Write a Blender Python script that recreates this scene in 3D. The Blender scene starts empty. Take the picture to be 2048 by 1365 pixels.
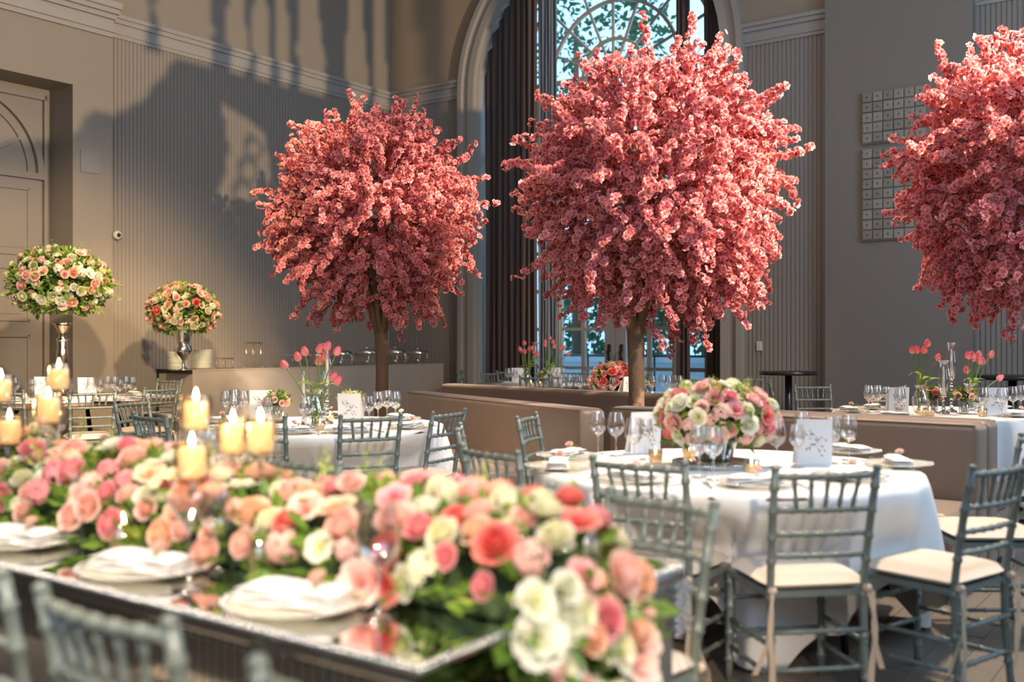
import bpy, math, random
import numpy as np
from mathutils import Vector, Matrix
R_ = random.Random(7)
PI = math.pi
sc = bpy.context.scene
col = sc.collection

# ------------------------------------------------------------------ camera
cam_d = bpy.data.cameras.new('camera')
cam = bpy.data.objects.new('camera', cam_d); col.objects.link(cam)
cam.location = (0, 0, 1.37); cam.rotation_euler = (PI/2, 0, 0)
cam_d.sensor_width = 36.0; cam_d.lens = 36.0*2050/2048
cam_d.clip_start = 0.05; cam_d.clip_end = 200
cam_d.dof.use_dof = True; cam_d.dof.focus_distance = 8.8; cam_d.dof.aperture_fstop = 1.45
sc.camera = cam

# ------------------------------------------------------------------ world, exposure
sc.view_settings.view_transform = 'Standard'; sc.view_settings.look = 'None'
sc.view_settings.exposure = 0.0; sc.view_settings.gamma = 1.0
sc.view_settings.use_curve_mapping = False
w = bpy.data.worlds.new('world'); sc.world = w; w.use_nodes = True
bg = w.node_tree.nodes['Background']; bg.inputs[0].default_value = (0.50, 0.76, 1.0, 1); bg.inputs[1].default_value = 2.1

# room frame: s = distance from the left wall, t = distance from the far (window) wall
C0 = Vector((-2.142, 18.0, 0)); A_ = math.radians(36)
eF = Vector((math.cos(A_), -math.sin(A_), 0)); eL = Vector((-math.sin(A_), -math.cos(A_), 0))
def W(s, t, z=0.0): return C0 + eF*s + eL*t + Vector((0, 0, z))
def px(x, Y, z=0.0): return Vector(((x-1024)/2050*Y, Y, z))

def aim(o, target):
    d = Vector(target) - o.location
    o.rotation_euler = d.to_track_quat('-Z', 'Y').to_euler()
def spot(name, loc, target, energy, color, size_deg, blend=0.6, radius=0.15):
    l = bpy.data.lights.new(name, 'SPOT'); l.energy = energy; l.color = color
    l.spot_size = math.radians(size_deg); l.spot_blend = blend; l.shadow_soft_size = radius
    o = bpy.data.objects.new(name, l); col.objects.link(o); o.location = loc; aim(o, target); return o
def area(name, loc, target, energy, color, sx, sy):
    l = bpy.data.lights.new(name, 'AREA'); l.energy = energy; l.color = color
    l.shape = 'RECTANGLE'; l.size = sx; l.size_y = sy
    o = bpy.data.objects.new(name, l); col.objects.link(o); o.location = loc; aim(o, target); return o
WARM = (1.0, 0.72, 0.42); WARM2 = (1.0, 0.80, 0.58); WARM3 = (1.0, 0.79, 0.57); COOL = (0.50, 0.72, 1.0)
# daylight from the tall windows in the right-hand wall
area('window_daylight', W(15.4, 6.2, 4.3), W(6, 7, 1.5), 700, COOL, 5.0, 4.5)
area('rear_cool_fill', W(10.5, 16.6, 4.5), W(6, 6, 1.5), 380, (0.52, 0.72, 1.0), 7.0, 4.0)  # cool fill added in front of the solid back wall
# warm overall fill added below the ceiling, no chandelier modelled
area('ceiling_warm_fill', W(7.5, 7.0, 8.2), W(7.5, 7.01, 0), 120, (1.0, 0.78, 0.56), 7.0, 7.0)
# spot added outside the right-hand window, standing in for low sun through it
spot('sun_patch_spot', W(22.0, 8.0, 3.2), W(0, 4.2, 4.6), 12500, (1.0, 0.72, 0.42), 36, 0.2, 0.035)
# warm spots added to light trees, tables and flowers, not real fixtures
spot('added_spot_tree', (6.6, 4.4, 7.0), (1.5, 8.1, 2.8), 12000, WARM3, 28)
spot('added_spot_front', (2.6, 6.9, 7.6), (1.25, 4.8, 0.7), 3600, WARM2, 40, 0.6, 0.3)
spot('added_spot_left', (-0.8, 3.2, 5.4), (-4.9, 11.2, 1.1), 4200, WARM, 36)
spot('added_spot_garland', (0.9, -1.6, 3.6), (-1.1, 3.0, 0.8), 1500, WARM2, 54)
spot('added_spot_far_tree', (5.2, 6.4, 6.6), (-1.2, 10.3, 2.8), 2500, WARM3, 34)
spot('added_spot_back', (6.0, 5.5, 6.6), (1.2, 12.0, 0.9), 1500, WARM, 42)
spot('added_spot_right', (7.2, 2.2, 6.8), (3.9, 7.7, 2.6), 8500, WARM3, 32)
spot('added_spot_rear_table', (3.2, 11.2, 7.2), (3.9, 8.6, 0.8), 2600, WARM2, 38, 0.6, 0.3)
spot('added_spot_urn', (-0.2, 7.2, 6.4), (-4.3, 12.6, 1.3), 3000, WARM, 26)
spot('added_spot_near', (-1.3, 1.3, 3.4), (-0.85, 2.6, 0.76), 420, WARM2, 46)
spot('added_spot_mid', (-0.2, 9.4, 7.4), (-1.4, 7.2, 0.7), 2200, WARM2, 34, 0.6, 0.3)

# ------------------------------------------------------------------ materials
def mat(name, color, rough=0.5, metal=0.0, spec=0.5, noise=None, bump=None, trans=0.0, emit=None, sheen=0.0):
    m = bpy.data.materials.new(name); m.use_nodes = True
    nt = m.node_tree; b = nt.nodes['Principled BSDF']
    c = (*color, 1)
    b.inputs['Base Color'].default_value = c
    b.inputs['Roughness'].default_value = rough; b.inputs['Metallic'].default_value = metal
    b.inputs['Specular IOR Level'].default_value = spec
    if sheen: b.inputs['Sheen Weight'].default_value = sheen
    if emit:
        b.inputs['Emission Color'].default_value = (*emit[0], 1); b.inputs['Emission Strength'].default_value = emit[1]
    tc = nt.nodes.new('ShaderNodeTexCoord')
    if noise:
        scale, c2, stretch = noise
        mp = nt.nodes.new('ShaderNodeMapping'); mp.inputs['Scale'].default_value = stretch
        nt.links.new(tc.outputs['Object'], mp.inputs[0])
        n = nt.nodes.new('ShaderNodeTexNoise'); n.inputs['Scale'].default_value = scale; n.inputs['Detail'].default_value = 5
        nt.links.new(mp.outputs[0], n.inputs['Vector'])
        mx = nt.nodes.new('ShaderNodeMix'); mx.data_type = 'RGBA'
        mx.inputs[6].default_value = c; mx.inputs[7].default_value = (*c2, 1)
        nt.links.new(n.outputs['Fac'], mx.inputs[0]); nt.links.new(mx.outputs[2], b.inputs['Base Color'])
    if bump:
        scale, strength = bump
        n2 = nt.nodes.new('ShaderNodeTexNoise'); n2.inputs['Scale'].default_value = scale
        nt.links.new(tc.outputs['Object'], n2.inputs['Vector'])
        bp = nt.nodes.new('ShaderNodeBump'); bp.inputs['Strength'].default_value = strength; bp.inputs['Distance'].default_value = 0.01
        nt.links.new(n2.outputs['Fac'], bp.inputs['Height']); nt.links.new(bp.outputs[0], b.inputs['Normal'])
    if trans:
        tr = nt.nodes.new('ShaderNodeBsdfTranslucent'); tr.inputs[0].default_value = c
        ms = nt.nodes.new('ShaderNodeMixShader'); ms.inputs[0].default_value = trans
        out = nt.nodes['Material Output']
        nt.links.new(b.outputs[0], ms.inputs[1]); nt.links.new(tr.outputs[0], ms.inputs[2]); nt.links.new(ms.outputs[0], out.inputs[0])
        if noise: nt.links.new(mx.outputs[2], tr.inputs[0])
    return m
def thin_glass(name, tint=(1, 1, 1), lo=0.06, hi=0.75, rough=0.02):
    m = bpy.data.materials.new(name); m.use_nodes = True; nt = m.node_tree
    nt.nodes.remove(nt.nodes['Principled BSDF']); out = nt.nodes['Material Output']
    t = nt.nodes.new('ShaderNodeBsdfTransparent'); t.inputs[0].default_value = (*tint, 1)
    g = nt.nodes.new('ShaderNodeBsdfGlossy'); g.inputs['Roughness'].default_value = rough
    lw = nt.nodes.new('ShaderNodeLayerWeight'); lw.inputs[0].default_value = 0.35
    mr = nt.nodes.new('ShaderNodeMapRange'); mr.inputs[3].default_value = lo; mr.inputs[4].default_value = hi
    nt.links.new(lw.outputs['Facing'], mr.inputs[0])
    ms = nt.nodes.new('ShaderNodeMixShader')
    nt.links.new(mr.outputs[0], ms.inputs[0]); nt.links.new(t.outputs[0], ms.inputs[1]); nt.links.new(g.outputs[0], ms.inputs[2])
    nt.links.new(ms.outputs[0], out.inputs[0]); return m
def crystal_mat(name):
    m = bpy.data.materials.new(name); m.use_nodes = True; nt = m.node_tree
    nt.nodes.remove(nt.nodes['Principled BSDF']); out = nt.nodes['Material Output']
    g = nt.nodes.new('ShaderNodeBsdfGlass'); g.inputs['IOR'].default_value = 1.5; g.inputs['Roughness'].default_value = 0.02
    nt.links.new(g.outputs[0], out.inputs[0]); return m
def petal_mat(name, inner, outer, trans=0.35):
    """petals: outer colour towards the rim, inner colour at the heart (object space radius)"""
    m = bpy.data.materials.new(name); m.use_nodes = True; nt = m.node_tree
    b = nt.nodes['Principled BSDF']; out = nt.nodes['Material Output']; b.inputs['Roughness'].default_value = 0.6
    at = nt.nodes.new('ShaderNodeAttribute'); at.attribute_name = 'tone'
    mx = nt.nodes.new('ShaderNodeMix'); mx.data_type = 'RGBA'
    mx.inputs[6].default_value = (*inner, 1); mx.inputs[7].default_value = (*outer, 1)
    nt.links.new(at.outputs['Fac'], mx.inputs[0])
    nt.links.new(mx.outputs[2], b.inputs['Base Color'])
    tr = nt.nodes.new('ShaderNodeBsdfTranslucent'); nt.links.new(mx.outputs[2], tr.inputs[0])
    ms = nt.nodes.new('ShaderNodeMixShader'); ms.inputs[0].default_value = trans
    nt.links.new(b.outputs[0], ms.inputs[1]); nt.links.new(tr.outputs[0], ms.inputs[2]); nt.links.new(ms.outputs[0], out.inputs[0])
    return m
M = {}
M['wall'] = mat('wall_paint', (0.27, 0.235, 0.195), 0.7, noise=(3, (0.255, 0.22, 0.18), (1, 1, 1)), bump=(60, 0.05))
M['wall_up'] = mat('upper_wall_paint', (0.33, 0.26, 0.185), 0.7)
M['flute'] = mat('fluted_panel_paint', (0.275, 0.24, 0.205), 0.6)
M['trim'] = mat('trim_paint', (0.34, 0.315, 0.285), 0.4)
M['pilaster'] = mat('pilaster_paint', (0.215, 0.187, 0.155), 0.6)
M['door'] = mat('door_paint', (0.25, 0.215, 0.18), 0.5)
M['ceiling'] = mat('ceiling_paint', (0.55, 0.50, 0.44), 0.8)
M['floor'] = mat('floor_boards', (0.10, 0.082, 0.066), 0.45, noise=(6, (0.20, 0.165, 0.13), (1, 9, 1)), bump=(40, 0.1))
M['curtain'] = mat('curtain_cloth', (0.075, 0.053, 0.050), 0.85, sheen=0.1)
M['sheer'] = mat('sheer_cloth', (0.20, 0.24, 0.30), 0.8, trans=0.35)
M['chair'] = mat('chair_paint', (0.115, 0.142, 0.130), 0.32, noise=(22, (0.185, 0.21, 0.185), (1, 1, 1)))
M['cushion'] = mat('cushion_cloth', (0.62, 0.53, 0.44), 0.8, bump=(220, 0.15))
M['ribbon'] = mat('ribbon_cloth', (0.62, 0.50, 0.38), 0.6, trans=0.2)
M['linen'] = mat('white_linen', (0.80, 0.78, 0.76), 0.8, bump=(300, 0.12))
M['napkin'] = mat('napkin_linen', (0.84, 0.83, 0.82), 0.85, bump=(260, 0.15))
M['leather'] = mat('banquette_velvet', (0.225, 0.142, 0.090), 0.42, noise=(5, (0.26, 0.168, 0.108), (1, 1, 1)), bump=(8, 0.12), sheen=0.25)
M['buffet'] = mat('buffet_cladding', (0.33, 0.28, 0.235), 0.5)
M['dark'] = mat('dark_lacquer', (0.015, 0.016, 0.017), 0.3)
M['wood'] = mat('brown_wood', (0.12, 0.065, 0.035), 0.4, noise=(8, (0.20, 0.11, 0.06), (1, 12, 1)))
M['bark'] = mat('bark', (0.14, 0.085, 0.05), 0.85, noise=(14, (0.26, 0.16, 0.09), (1, 1, 0.25)), bump=(30, 0.8))
M['twig'] = mat('twig', (0.09, 0.05, 0.035), 0.8)
M['silver'] = mat('polished_silver', (0.82, 0.80, 0.76), 0.16, 1.0)
M['gold'] = mat('rose_gold_metal', (0.80, 0.58, 0.38), 0.18, 1.0)
M['mirror'] = mat('mirror_glass', (0.86, 0.86, 0.84), 0.015, 1.0)
M['mirrordark'] = mat('antique_mirror', (0.42, 0.40, 0.37), 0.10, 1.0)
M['bead'] = mat('silver_bead', (0.55, 0.56, 0.56), 0.16, 1.0)
M['china'] = mat('white_china', (0.86, 0.87, 0.78), 0.15)
M['card'] = mat('menu_card_paper', (0.80, 0.79, 0.78), 0.7)
M['ink'] = mat('grey_ink', (0.25, 0.24, 0.25), 0.8)
M['glass'] = thin_glass('clear_glass', lo=0.20, hi=0.95)
M['amber'] = thin_glass('candle_cup_glass', tint=(1.0, 0.94, 0.82), lo=0.14, hi=0.9)
M['plateglass'] = thin_glass('charger_glass', tint=(0.97, 0.97, 0.93), lo=0.12, hi=0.55, rough=0.15)
def milky(m, c, f):
    nt = m.node_tree; out = nt.nodes['Material Output']; src = out.inputs[0].links[0].from_socket
    d = nt.nodes.new('ShaderNodeBsdfDiffuse'); d.inputs[0].default_value = (*c, 1); ms = nt.nodes.new('ShaderNodeMixShader'); ms.inputs[0].default_value = f
    nt.links.new(src, ms.inputs[1]); nt.links.new(d.outputs[0], ms.inputs[2]); nt.links.new(ms.outputs[0], out.inputs[0])
milky(M['plateglass'], (0.82, 0.78, 0.66), 0.38)
M['pane'] = thin_glass('window_glass', tint=(0.80, 0.93, 1.0), lo=0.04, hi=0.4)
M['crystal'] = crystal_mat('cut_crystal')
M['wax'] = mat('ivory_wax', (0.93, 0.82, 0.58), 0.5, trans=0.4, emit=((1.0, 0.64, 0.30), 0.30))  # emission puts the candle glow into the wax itself
M['taper'] = mat('cream_taper_wax', (0.85, 0.78, 0.62), 0.45)
M['wick'] = mat('wick', (0.03, 0.02, 0.02), 0.9)
M['flame'] = mat('flame', (1, 0.8, 0.5), 0.5, emit=((1.0, 0.82, 0.50), 22))
M['leaf'] = mat('leaf_green', (0.075, 0.17, 0.025), 0.45, noise=(12, (0.22, 0.36, 0.05), (1, 1, 1)), trans=0.3)
M['leaf2'] = mat('pale_leaf_green', (0.34, 0.45, 0.07), 0.5, noise=(12, (0.50, 0.58, 0.12), (1, 1, 1)), trans=0.35)
M['stem'] = mat('stem_green', (0.17, 0.30, 0.06), 0.5, trans=0.15)
M['foam'] = mat('floral_foam', (0.03, 0.06, 0.02), 0.9)
M['garden'] = mat('garden_leaf', (0.03, 0.10, 0.05), 0.6, noise=(3, (0.08, 0.22, 0.10), (1, 1, 1)), trans=0.4)
M['stone'] = mat('garden_stone', (0.62, 0.66, 0.70), 0.8)
M['tile'] = mat('carved_tile_wood', (0.27, 0.23, 0.18), 0.75, noise=(30, (0.36, 0.31, 0.25), (1, 1, 1)), bump=(80, 0.3))
M['tile2'] = mat('weathered_tile_wood', (0.22, 0.185, 0.145), 0.75, noise=(30, (0.28, 0.24, 0.19), (1, 1, 1)), bump=(80, 0.3))
M['grille'] = mat('speaker_grille', (0.27, 0.255, 0.235), 0.8)
M['white'] = mat('white_plastic', (0.66, 0.62, 0.56), 0.35)
P = {
 'blush': petal_mat('blush_petals', (0.86, 0.44, 0.38), (0.93, 0.71, 0.62)),
 'cream': petal_mat('cream_petals', (0.72, 0.72, 0.36), (0.90, 0.87, 0.74)),
 'coral': petal_mat('coral_petals', (0.72, 0.09, 0.09), (0.90, 0.33, 0.28)),
 'pink': petal_mat('pink_petals', (0.76, 0.16, 0.24), (0.92, 0.50, 0.50)),
 'peach': petal_mat('peach_petals', (0.88, 0.46, 0.26), (0.93, 0.70, 0.54)),
 'white': petal_mat('white_petals', (0.78, 0.78, 0.55), (0.90, 0.90, 0.84)),
 'tulip': petal_mat('tulip_petals', (0.92, 0.50, 0.40), (0.88, 0.13, 0.22)),
 'blossom': petal_mat('blossom_petals', (0.62, 0.045, 0.085), (0.95, 0.53, 0.49), 0.35),
}

# ------------------------------------------------------------------ mesh building
class MB:
    def __init__(self): self.v = []; self.f = []; self.tone = []
    def _t(self, n, tone): self.tone += [tone]*n
    def add(self, vs, fs, tone=0.5, tones=None):
        o = len(self.v); self.v += [tuple(p) for p in vs]; self.f += [tuple(o+i for i in f) for f in fs]
        self.tone += (list(tones) if tones is not None else [tone]*len(vs)); return self
    def box(self, x0, x1, y0, y1, z0, z1):
        if x1 < x0: x0, x1 = x1, x0
        if y1 < y0: y0, y1 = y1, y0
        vs = [(x0,y0,z0),(x1,y0,z0),(x1,y1,z0),(x0,y1,z0),(x0,y0,z1),(x1,y0,z1),(x1,y1,z1),(x0,y1,z1)]
        return self.add(vs, [(3,2,1,0),(4,5,6,7),(0,1,5,4),(1,2,6,5),(2,3,7,6),(3,0,4,7)])
    def lathe(self, prof, n=16, c=(0,0,0), close=False):
        vs = []; k = len(prof)
        for i in range(n):
            a = 2*PI*i/n; ca, sa = math.cos(a), math.sin(a)
            for r, z in prof: vs.append((c[0]+r*ca, c[1]+r*sa, c[2]+z))
        fs = []
        for i in range(n):
            j = (i+1) % n
            for q in range(k-1): fs.append((i*k+q, j*k+q, j*k+q+1, i*k+q+1))
        return self.add(vs, fs)
    def tube(self, pts, rad, n=8, cap=True):
        pts = [Vector(p) for p in pts]; m = len(pts)
        if not hasattr(rad, '__len__'): rad = [rad]*m
        vs = []; prev = None
        for i, p in enumerate(pts):
            d = (pts[min(i+1, m-1)] - pts[max(i-1, 0)])
            if d.length < 1e-9: d = Vector((0,0,1))
            d.normalize()
            if prev is None:
                u = d.orthogonal().normalized()
            else:
                u = prev - d*prev.dot(d)
                u = u.normalized() if u.length > 1e-6 else d.orthogonal().normalized()
            prev = u; v = d.cross(u)
            for k in range(n):
                a = 2*PI*k/n; vs.append(p + (u*math.cos(a) + v*math.sin(a))*rad[i])
        fs = []
        for i in range(m-1):
            for k in range(n):
                l = (k+1) % n; fs.append((i*n+k, i*n+l, (i+1)*n+l, (i+1)*n+k))
        if cap: fs += [tuple(range(n-1, -1, -1)), tuple((m-1)*n+k for k in range(n))]
        return self.add(vs, fs)
    def ball(self, c, r, nu=8, nv=6, sz=1.0):
        prof = [(max(1e-4, r*math.sin(PI*i/nv)), -r*sz*math.cos(PI*i/nv)) for i in range(nv+1)]
        return self.lathe(prof, nu, c)
    def build(self, name, m, parent=None, smooth=True, loc=None, rot=None):
        me = bpy.data.meshes.new(name); me.from_pydata(self.v, [], self.f)
        if smooth: me.polygons.foreach_set('use_smooth', [True]*len(me.polygons))
        at = me.attributes.new('tone', 'FLOAT', 'POINT'); at.data.foreach_set('value', self.tone)
        me.materials.append(m); me.update()
        return link(name, me, parent, loc, rot)
def link(name, me, parent=None, loc=None, rot=None, scale=None):
    o = bpy.data.objects.new(name, me); col.objects.link(o)
    if parent is not None: o.parent = parent
    if loc is not None: o.location = loc
    if rot is not None: o.rotation_euler = rot if hasattr(rot, '__len__') else (0, 0, rot)
    if scale is not None: o.scale = scale if hasattr(scale, '__len__') else (scale,)*3
    return o
def bev(o, w_=0.01, seg=2):
    m = o.modifiers.new('bevel', 'BEVEL'); m.width = w_; m.segments = seg; m.limit_method = 'ANGLE'; return o
def empty(name, loc=(0,0,0), rz=0.0):
    o = bpy.data.objects.new(name, None); col.objects.link(o); o.location = loc; o.rotation_euler = (0,0,rz); o.empty_display_size = 0.1
    return o
def tag(o, label, cat, group=None, kind=None):
    o['label'] = label; o['category'] = cat
    if group: o['group'] = group
    if kind: o['kind'] = kind
    return o
def tree_of(root):
    return list(root.children)
def dup(root, loc, rz=0.0, scale=None, rot=None):
    def rec(o, par):
        c = o.copy(); col.objects.link(c); c.parent = par
        for ch in KIDS.get(o.name, []): rec(ch, c)
        return c
    r = rec(root, None); r.location = loc; r.rotation_euler = rot if rot is not None else (0,0,rz)
    if scale is not None: r.scale = scale if hasattr(scale, '__len__') else (scale,)*3
    return r
KIDS = {}
def proto(root):
    def rec(o):
        KIDS[o.name] = list(o.children)
        for c in o.children: rec(c)
    rec(root); root['_proto'] = 1; PROTOS.append(root); return root
PROTOS = []
def drop_protos():
    def rec(o):
        for c in list(o.children): rec(c)
        bpy.data.objects.remove(o)
    for p in PROTOS: rec(p)
ROOMROT = -A_
def struct(name, mb, m, parent=None, smooth=False, world=False):
    """room pieces are modelled in (s, -t, z) and turned into place"""
    o = mb.build(name, m, parent, smooth)
    if parent is None:
        if not world: o.location = C0; o.rotation_euler = (0,0,ROOMROT)
        o['kind'] = 'structure'
    return o
REG = {}
def reg(o, base, place, cat, group=None):
    """labels of look-alikes are completed at the end with their order across the table"""
    o['category'] = cat
    REG.setdefault((base, place), []).append((o, group)); return o
ORD = ['first','second','third','fourth','fifth','sixth','seventh','eighth','ninth','tenth','eleventh','twelfth','thirteenth','fourteenth','fifteenth','sixteenth','seventeenth','eighteenth']
NUM = ['zero','one','two','three','four','five','six','seven','eight','nine','ten','eleven','twelve','thirteen','fourteen','fifteen','sixteen','seventeen','eighteen']
def finish_labels():
    for (base, place), items in REG.items():
        items.sort(key=lambda q: q[0].location.x/max(0.5, q[0].location.y))
        n = len(items)
        for i, (o, g) in enumerate(items):
            if n == 1: o['label'] = f'{base} {place}'
            elif n == 2: o['label'] = f'{base} {place}, the {"left" if i == 0 else "right"} one of two'
            elif i == 0: o['label'] = f'{base} {place}, leftmost of {NUM[n]}'
            elif i == n-1: o['label'] = f'{base} {place}, rightmost of {NUM[n]}'
            else: o['label'] = f'{base} {place}, {ORD[i]} from left of {NUM[n]}'
            if g or n > 1: o['group'] = g or f'{cat_pl(o["category"])} {place}'
def cat_pl(c): return {'glass':'glasses','knife':'knives','dish':'dishes'}.get(c, c+'s')

# ================================================================== ROOM
RH = 8.4
ZM = 5.41                      # underside of the wall moulding
# floor
m_ = MB(); m_.box(-1.0, 16, -18, 0.9, -0.12, -0.012)
floor = struct('floor', m_, M['floor'])
for k, (i, j) in enumerate([(i, j) for i in range(34) for j in range(4)]):
    if k == 0:
        pm = MB(); pm.box(0, 0.147, 0, 1.79, -0.012, 0.0)
        plank0 = pm.build('plank', M['floor'], floor, False); plank_me = plank0.data; pk = plank0
    else:
        pk = link('plank', plank_me, floor)
    pk.location = (8.0+i*0.15, -13.6+j*1.8+(i % 3)*0.55, 0)
m_ = MB(); m_.box(-1.0, 16, -18, 0.9, RH, RH+0.15); struct('ceiling', m_, M['ceiling'])

# left wall: fluted part t 0..5.5, then a deep pilaster with a door niche
m_ = MB(); m_.box(-0.9, -0.03, -5.6, 0.0, 0, ZM); m_.box(-0.9, 0.0, -5.6, 0.0, ZM, RH)
wl = struct('wall_left', m_, M['wall'])
def flutes(name, axis, a0, a1, parent, off=0.0):
    mb = MB(); p = 0.058; n = int((a1-a0)/p); p = (a1-a0)/n
    prof = []
    for i in range(n):
        b = a0 + i*p
        prof += [(b+0.0, -0.004), (b+0.012*p/0.058, -0.004), (b+0.018*p/0.058, 0.010), (b+0.052*p/0.058, 0.010)]
    prof.append((a1, -0.004))
    vs = []
    for a, d in prof:
        for z in (0.12, ZM):
            vs.append((d+off, -a, z) if axis == 't' else (a, -d-off, z))
    fs = []
    for i in range(len(prof)-1):
        q = (2*i, 2*i+1, 2*i+3, 2*i+2); fs.append(q if axis == 't' else q[::-1])
    mb.add(vs, fs); o = mb.build(name, M['flute'], parent, False); o['kind'] = 'stuff'; return o
flutes('fluted_panelling', 't', 0.0, 5.5, wl)
m_ = MB(); m_.box(-0.03, 0.035, -5.5, 0, 0, 0.12); struct('baseboard_left', m_, M['trim'])
def moulding(name, s0, s1, t0, t1, horiz, off, steps=((5.41,5.46,0.03),(5.46,5.50,0.05),(5.50,5.60,0.035),(5.60,5.66,0.07),(5.66,5.71,0.10))):
    mb = MB()
    for z0, z1, d in steps:
        if horiz == 'left': mb.box(-0.02+off, off+d, -t1, -t0, z0, z1)
        else: mb.box(s0, s1, -(off+d), -(off-0.02), z0, z1)
    return struct(name, mb, M['trim'])
moulding('trim_1', 0, 0, 0, 5.7, 'left', 0.0)
# left pilaster with niche
m_ = MB()
m_.box(-0.9, 0.30, -6.14, -5.60, 0, RH)
m_.box(-0.9, 0.30, -8.45, -6.14, 4.59, RH)
m_.box(-0.9, 0.30, -18, -8.45, 0, RH)
m_.box(-0.9, -0.40, -8.45, -6.14, 0, 4.59)
struct('wall_left_pilaster', m_, M['wall'])
mb = MB()
for z0, z1, d in ((5.30,5.36,0.04),(5.36,5.42,0.07),(5.42,5.52,0.05),(5.52,5.58,0.10),(5.58,5.64,0.15),(5.64,5.72,0.19)):
    mb.box(0.28, 0.30+d, -18, -5.62+d*0.3, z0, z1)
struct('trim_2', mb, M['trim'])
# arched door inside the niche (face at s=-0.22)
dr = empty('door_1', C0, ROOMROT); dr['kind'] = 'structure'
m_ = MB(); m_.box(-0.40, -0.24, -8.45, -6.14, 0, 4.59); m_.build('door_surround', M['door'], dr, False)
m_ = MB(); m_.box(-0.25, -0.215, -8.20, -6.27, 0.02, 3.42); leaf_ = m_.build('door_leaf', M['door'], dr, False)
def arch_ring(mb, axis, c, z0, r0, r1, d0, d1, a0=0.0, a1=PI, n=32):
    """arched ring; axis 't': lies in the left wall plane, centre along -y; axis 's': far wall"""
    vs = []; fs = []
    for i in range(n+1):
        a = a0 + (a1-a0)*i/n
        for r in (r0, r1):
            for d in (d0, d1):
                q = c + r*math.cos(a); z = z0 + r*math.sin(a)
                vs.append((d, -q, z) if axis == 't' else (q, -d, z))
    for i in range(n):
        b = 4*i; e = b+4
        for p, q in ((0,1),(1,3),(3,2),(2,0)): fs.append((b+p, b+q, e+q, e+p))
    fs += [(0,2,3,1), (4*n, 4*n+1, 4*n+3, 4*n+2)]
    mb.add(vs, fs)
m_ = MB(); arch_ring(m_, 't', 7.26, 3.50, 0.94, 1.02, -0.24, -0.18); arch_ring(m_, 't', 7.26, 3.50, 0.82, 0.86, -0.24, -0.21)
m_.box(-0.24, -0.18, -8.28, -6.24, 3.42, 3.50); m_.build('arch_moulding', M['door'], dr, False)
m_ = MB()
for a in (30, 60, 90, 120, 150):
    a = math.radians(a); m_.tube([(-0.22, -(7.26+0.05*math.cos(a)), 3.5+0.05*math.sin(a)), (-0.22, -(7.26+0.84*math.cos(a)), 3.5+0.84*math.sin(a))], 0.018, 4)
m_.build('arch_spokes', M['door'], dr, False)
m_ = MB(); m_.box(-0.24, -0.19, -6.235, -6.19, 0, 4.5); m_.box(-0.24, -0.19, -8.38, -6.19, 4.44, 4.5); m_.build('door_architrave', M['door'], dr, False)
for za, zb in ((0.25, 1.45), (1.62, 2.3), (2.45, 3.3)):
    for ta, tb in ((6.42, 7.18), (7.34, 8.1)):
        m_ = MB(); 
        m_.box(-0.215, -0.198, -tb, -ta, za, za+0.03); m_.box(-0.215, -0.198, -tb, -ta, zb-0.03, zb)
        m_.box(-0.215, -0.198, -ta-0.03, -ta, za, zb); m_.box(-0.215, -0.198, -tb, -tb+0.03, za, zb)
        m_.box(-0.216, -0.207, -tb+0.09, -ta-0.09, za+0.09, zb-0.09)
        m_.build('door_panel', M['door'], leaf_, False)
# far wall with the arched opening
WC, RI, RO, ZS = 4.11, 2.18, 2.50, 5.45
m_ = MB()
m_.box(-0.9, WC-RI, 0.03, 0.5, 0, RH); m_.box(WC+RI, 16, 0.03, 0.5, 0, RH)
m_.box(-0.9, WC-RI, 0.0, 0.03, ZM, RH); m_.box(WC+RI, 16, 0.0, 0.03, ZM, RH)
n = 28
for i in range(n):
    a0 = PI*i/n; a1 = PI*(i+1)/n
    x0, x1 = WC+RI*math.cos(a1), WC+RI*math.cos(a0); z0 = ZS+RI*math.sin(a1); z1 = ZS+RI*math.sin(a0)
    vs = [(x0,0,z0),(x1,0,z1),(x1,0,RH),(x0,0,RH),(x0,0.5,z0),(x1,0.5,z1),(x1,0.5,RH),(x0,0.5,RH)]
    m_.add(vs, [(0,1,2,3),(7,6,5,4),(0,4,5,1)])
wf = struct('wall_far', m_, M['wall_up'])
m_ = MB(); m_.box(-0.05, WC-RI, 0.0, 0.029, 0, 0.12)
wfl = flutes('fluted_panelling', 's', 0.0, WC-RO+0.02, wf, 0.0)
flutes('fluted_panelling', 's', WC+RO-0.02, 7.80, wf, 0.0)
flutes('fluted_panelling', 's', 9.55, 13.0, wf, 0.0)
moulding('trim_3', 0.0, WC-RO+0.04, 0, 0, 'far', 0.0)
moulding('trim_4', WC+RO-0.04, 7.80, 0, 0, 'far', 0.0)
moulding('trim_5', 9.57, 15, 0, 0, 'far', 0.0)
m_ = MB(); m_.box(0, WC-RO, -0.04, 0.03, 0, 0.12); m_.box(WC+RO, 7.8, -0.04, 0.03, 0, 0.12); m_.box(9.57, 15, -0.04, 0.03, 0, 0.12)
struct('baseboard_far', m_, M['trim'])
# arch casing
m_ = MB()
for r0, r1, d in ((RI, 2.30, 0.10), (2.30, 2.42, 0.06), (2.42, RO, 0.12)):
    arch_ring(m_, 's', WC, ZS, r0, r1, -0.02, d)
    for sg in (-1, 1):
        xa, xb = sorted((WC+sg*r0, WC+sg*r1)); m_.box(xa, xb, -d, 0.02, 0, ZS)
arch_ring(m_, 's', WC, ZS, RI-0.02, RI+0.01, -0.65, 0.0)
for sg in (-1, 1):
    xa, xb = sorted((WC+sg*(RI-0.02), WC+sg*(RI+0.01))); m_.box(xa, xb, 0, 0.65, 0, ZS)
struct('trim_6', m_, M['trim'])
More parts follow.
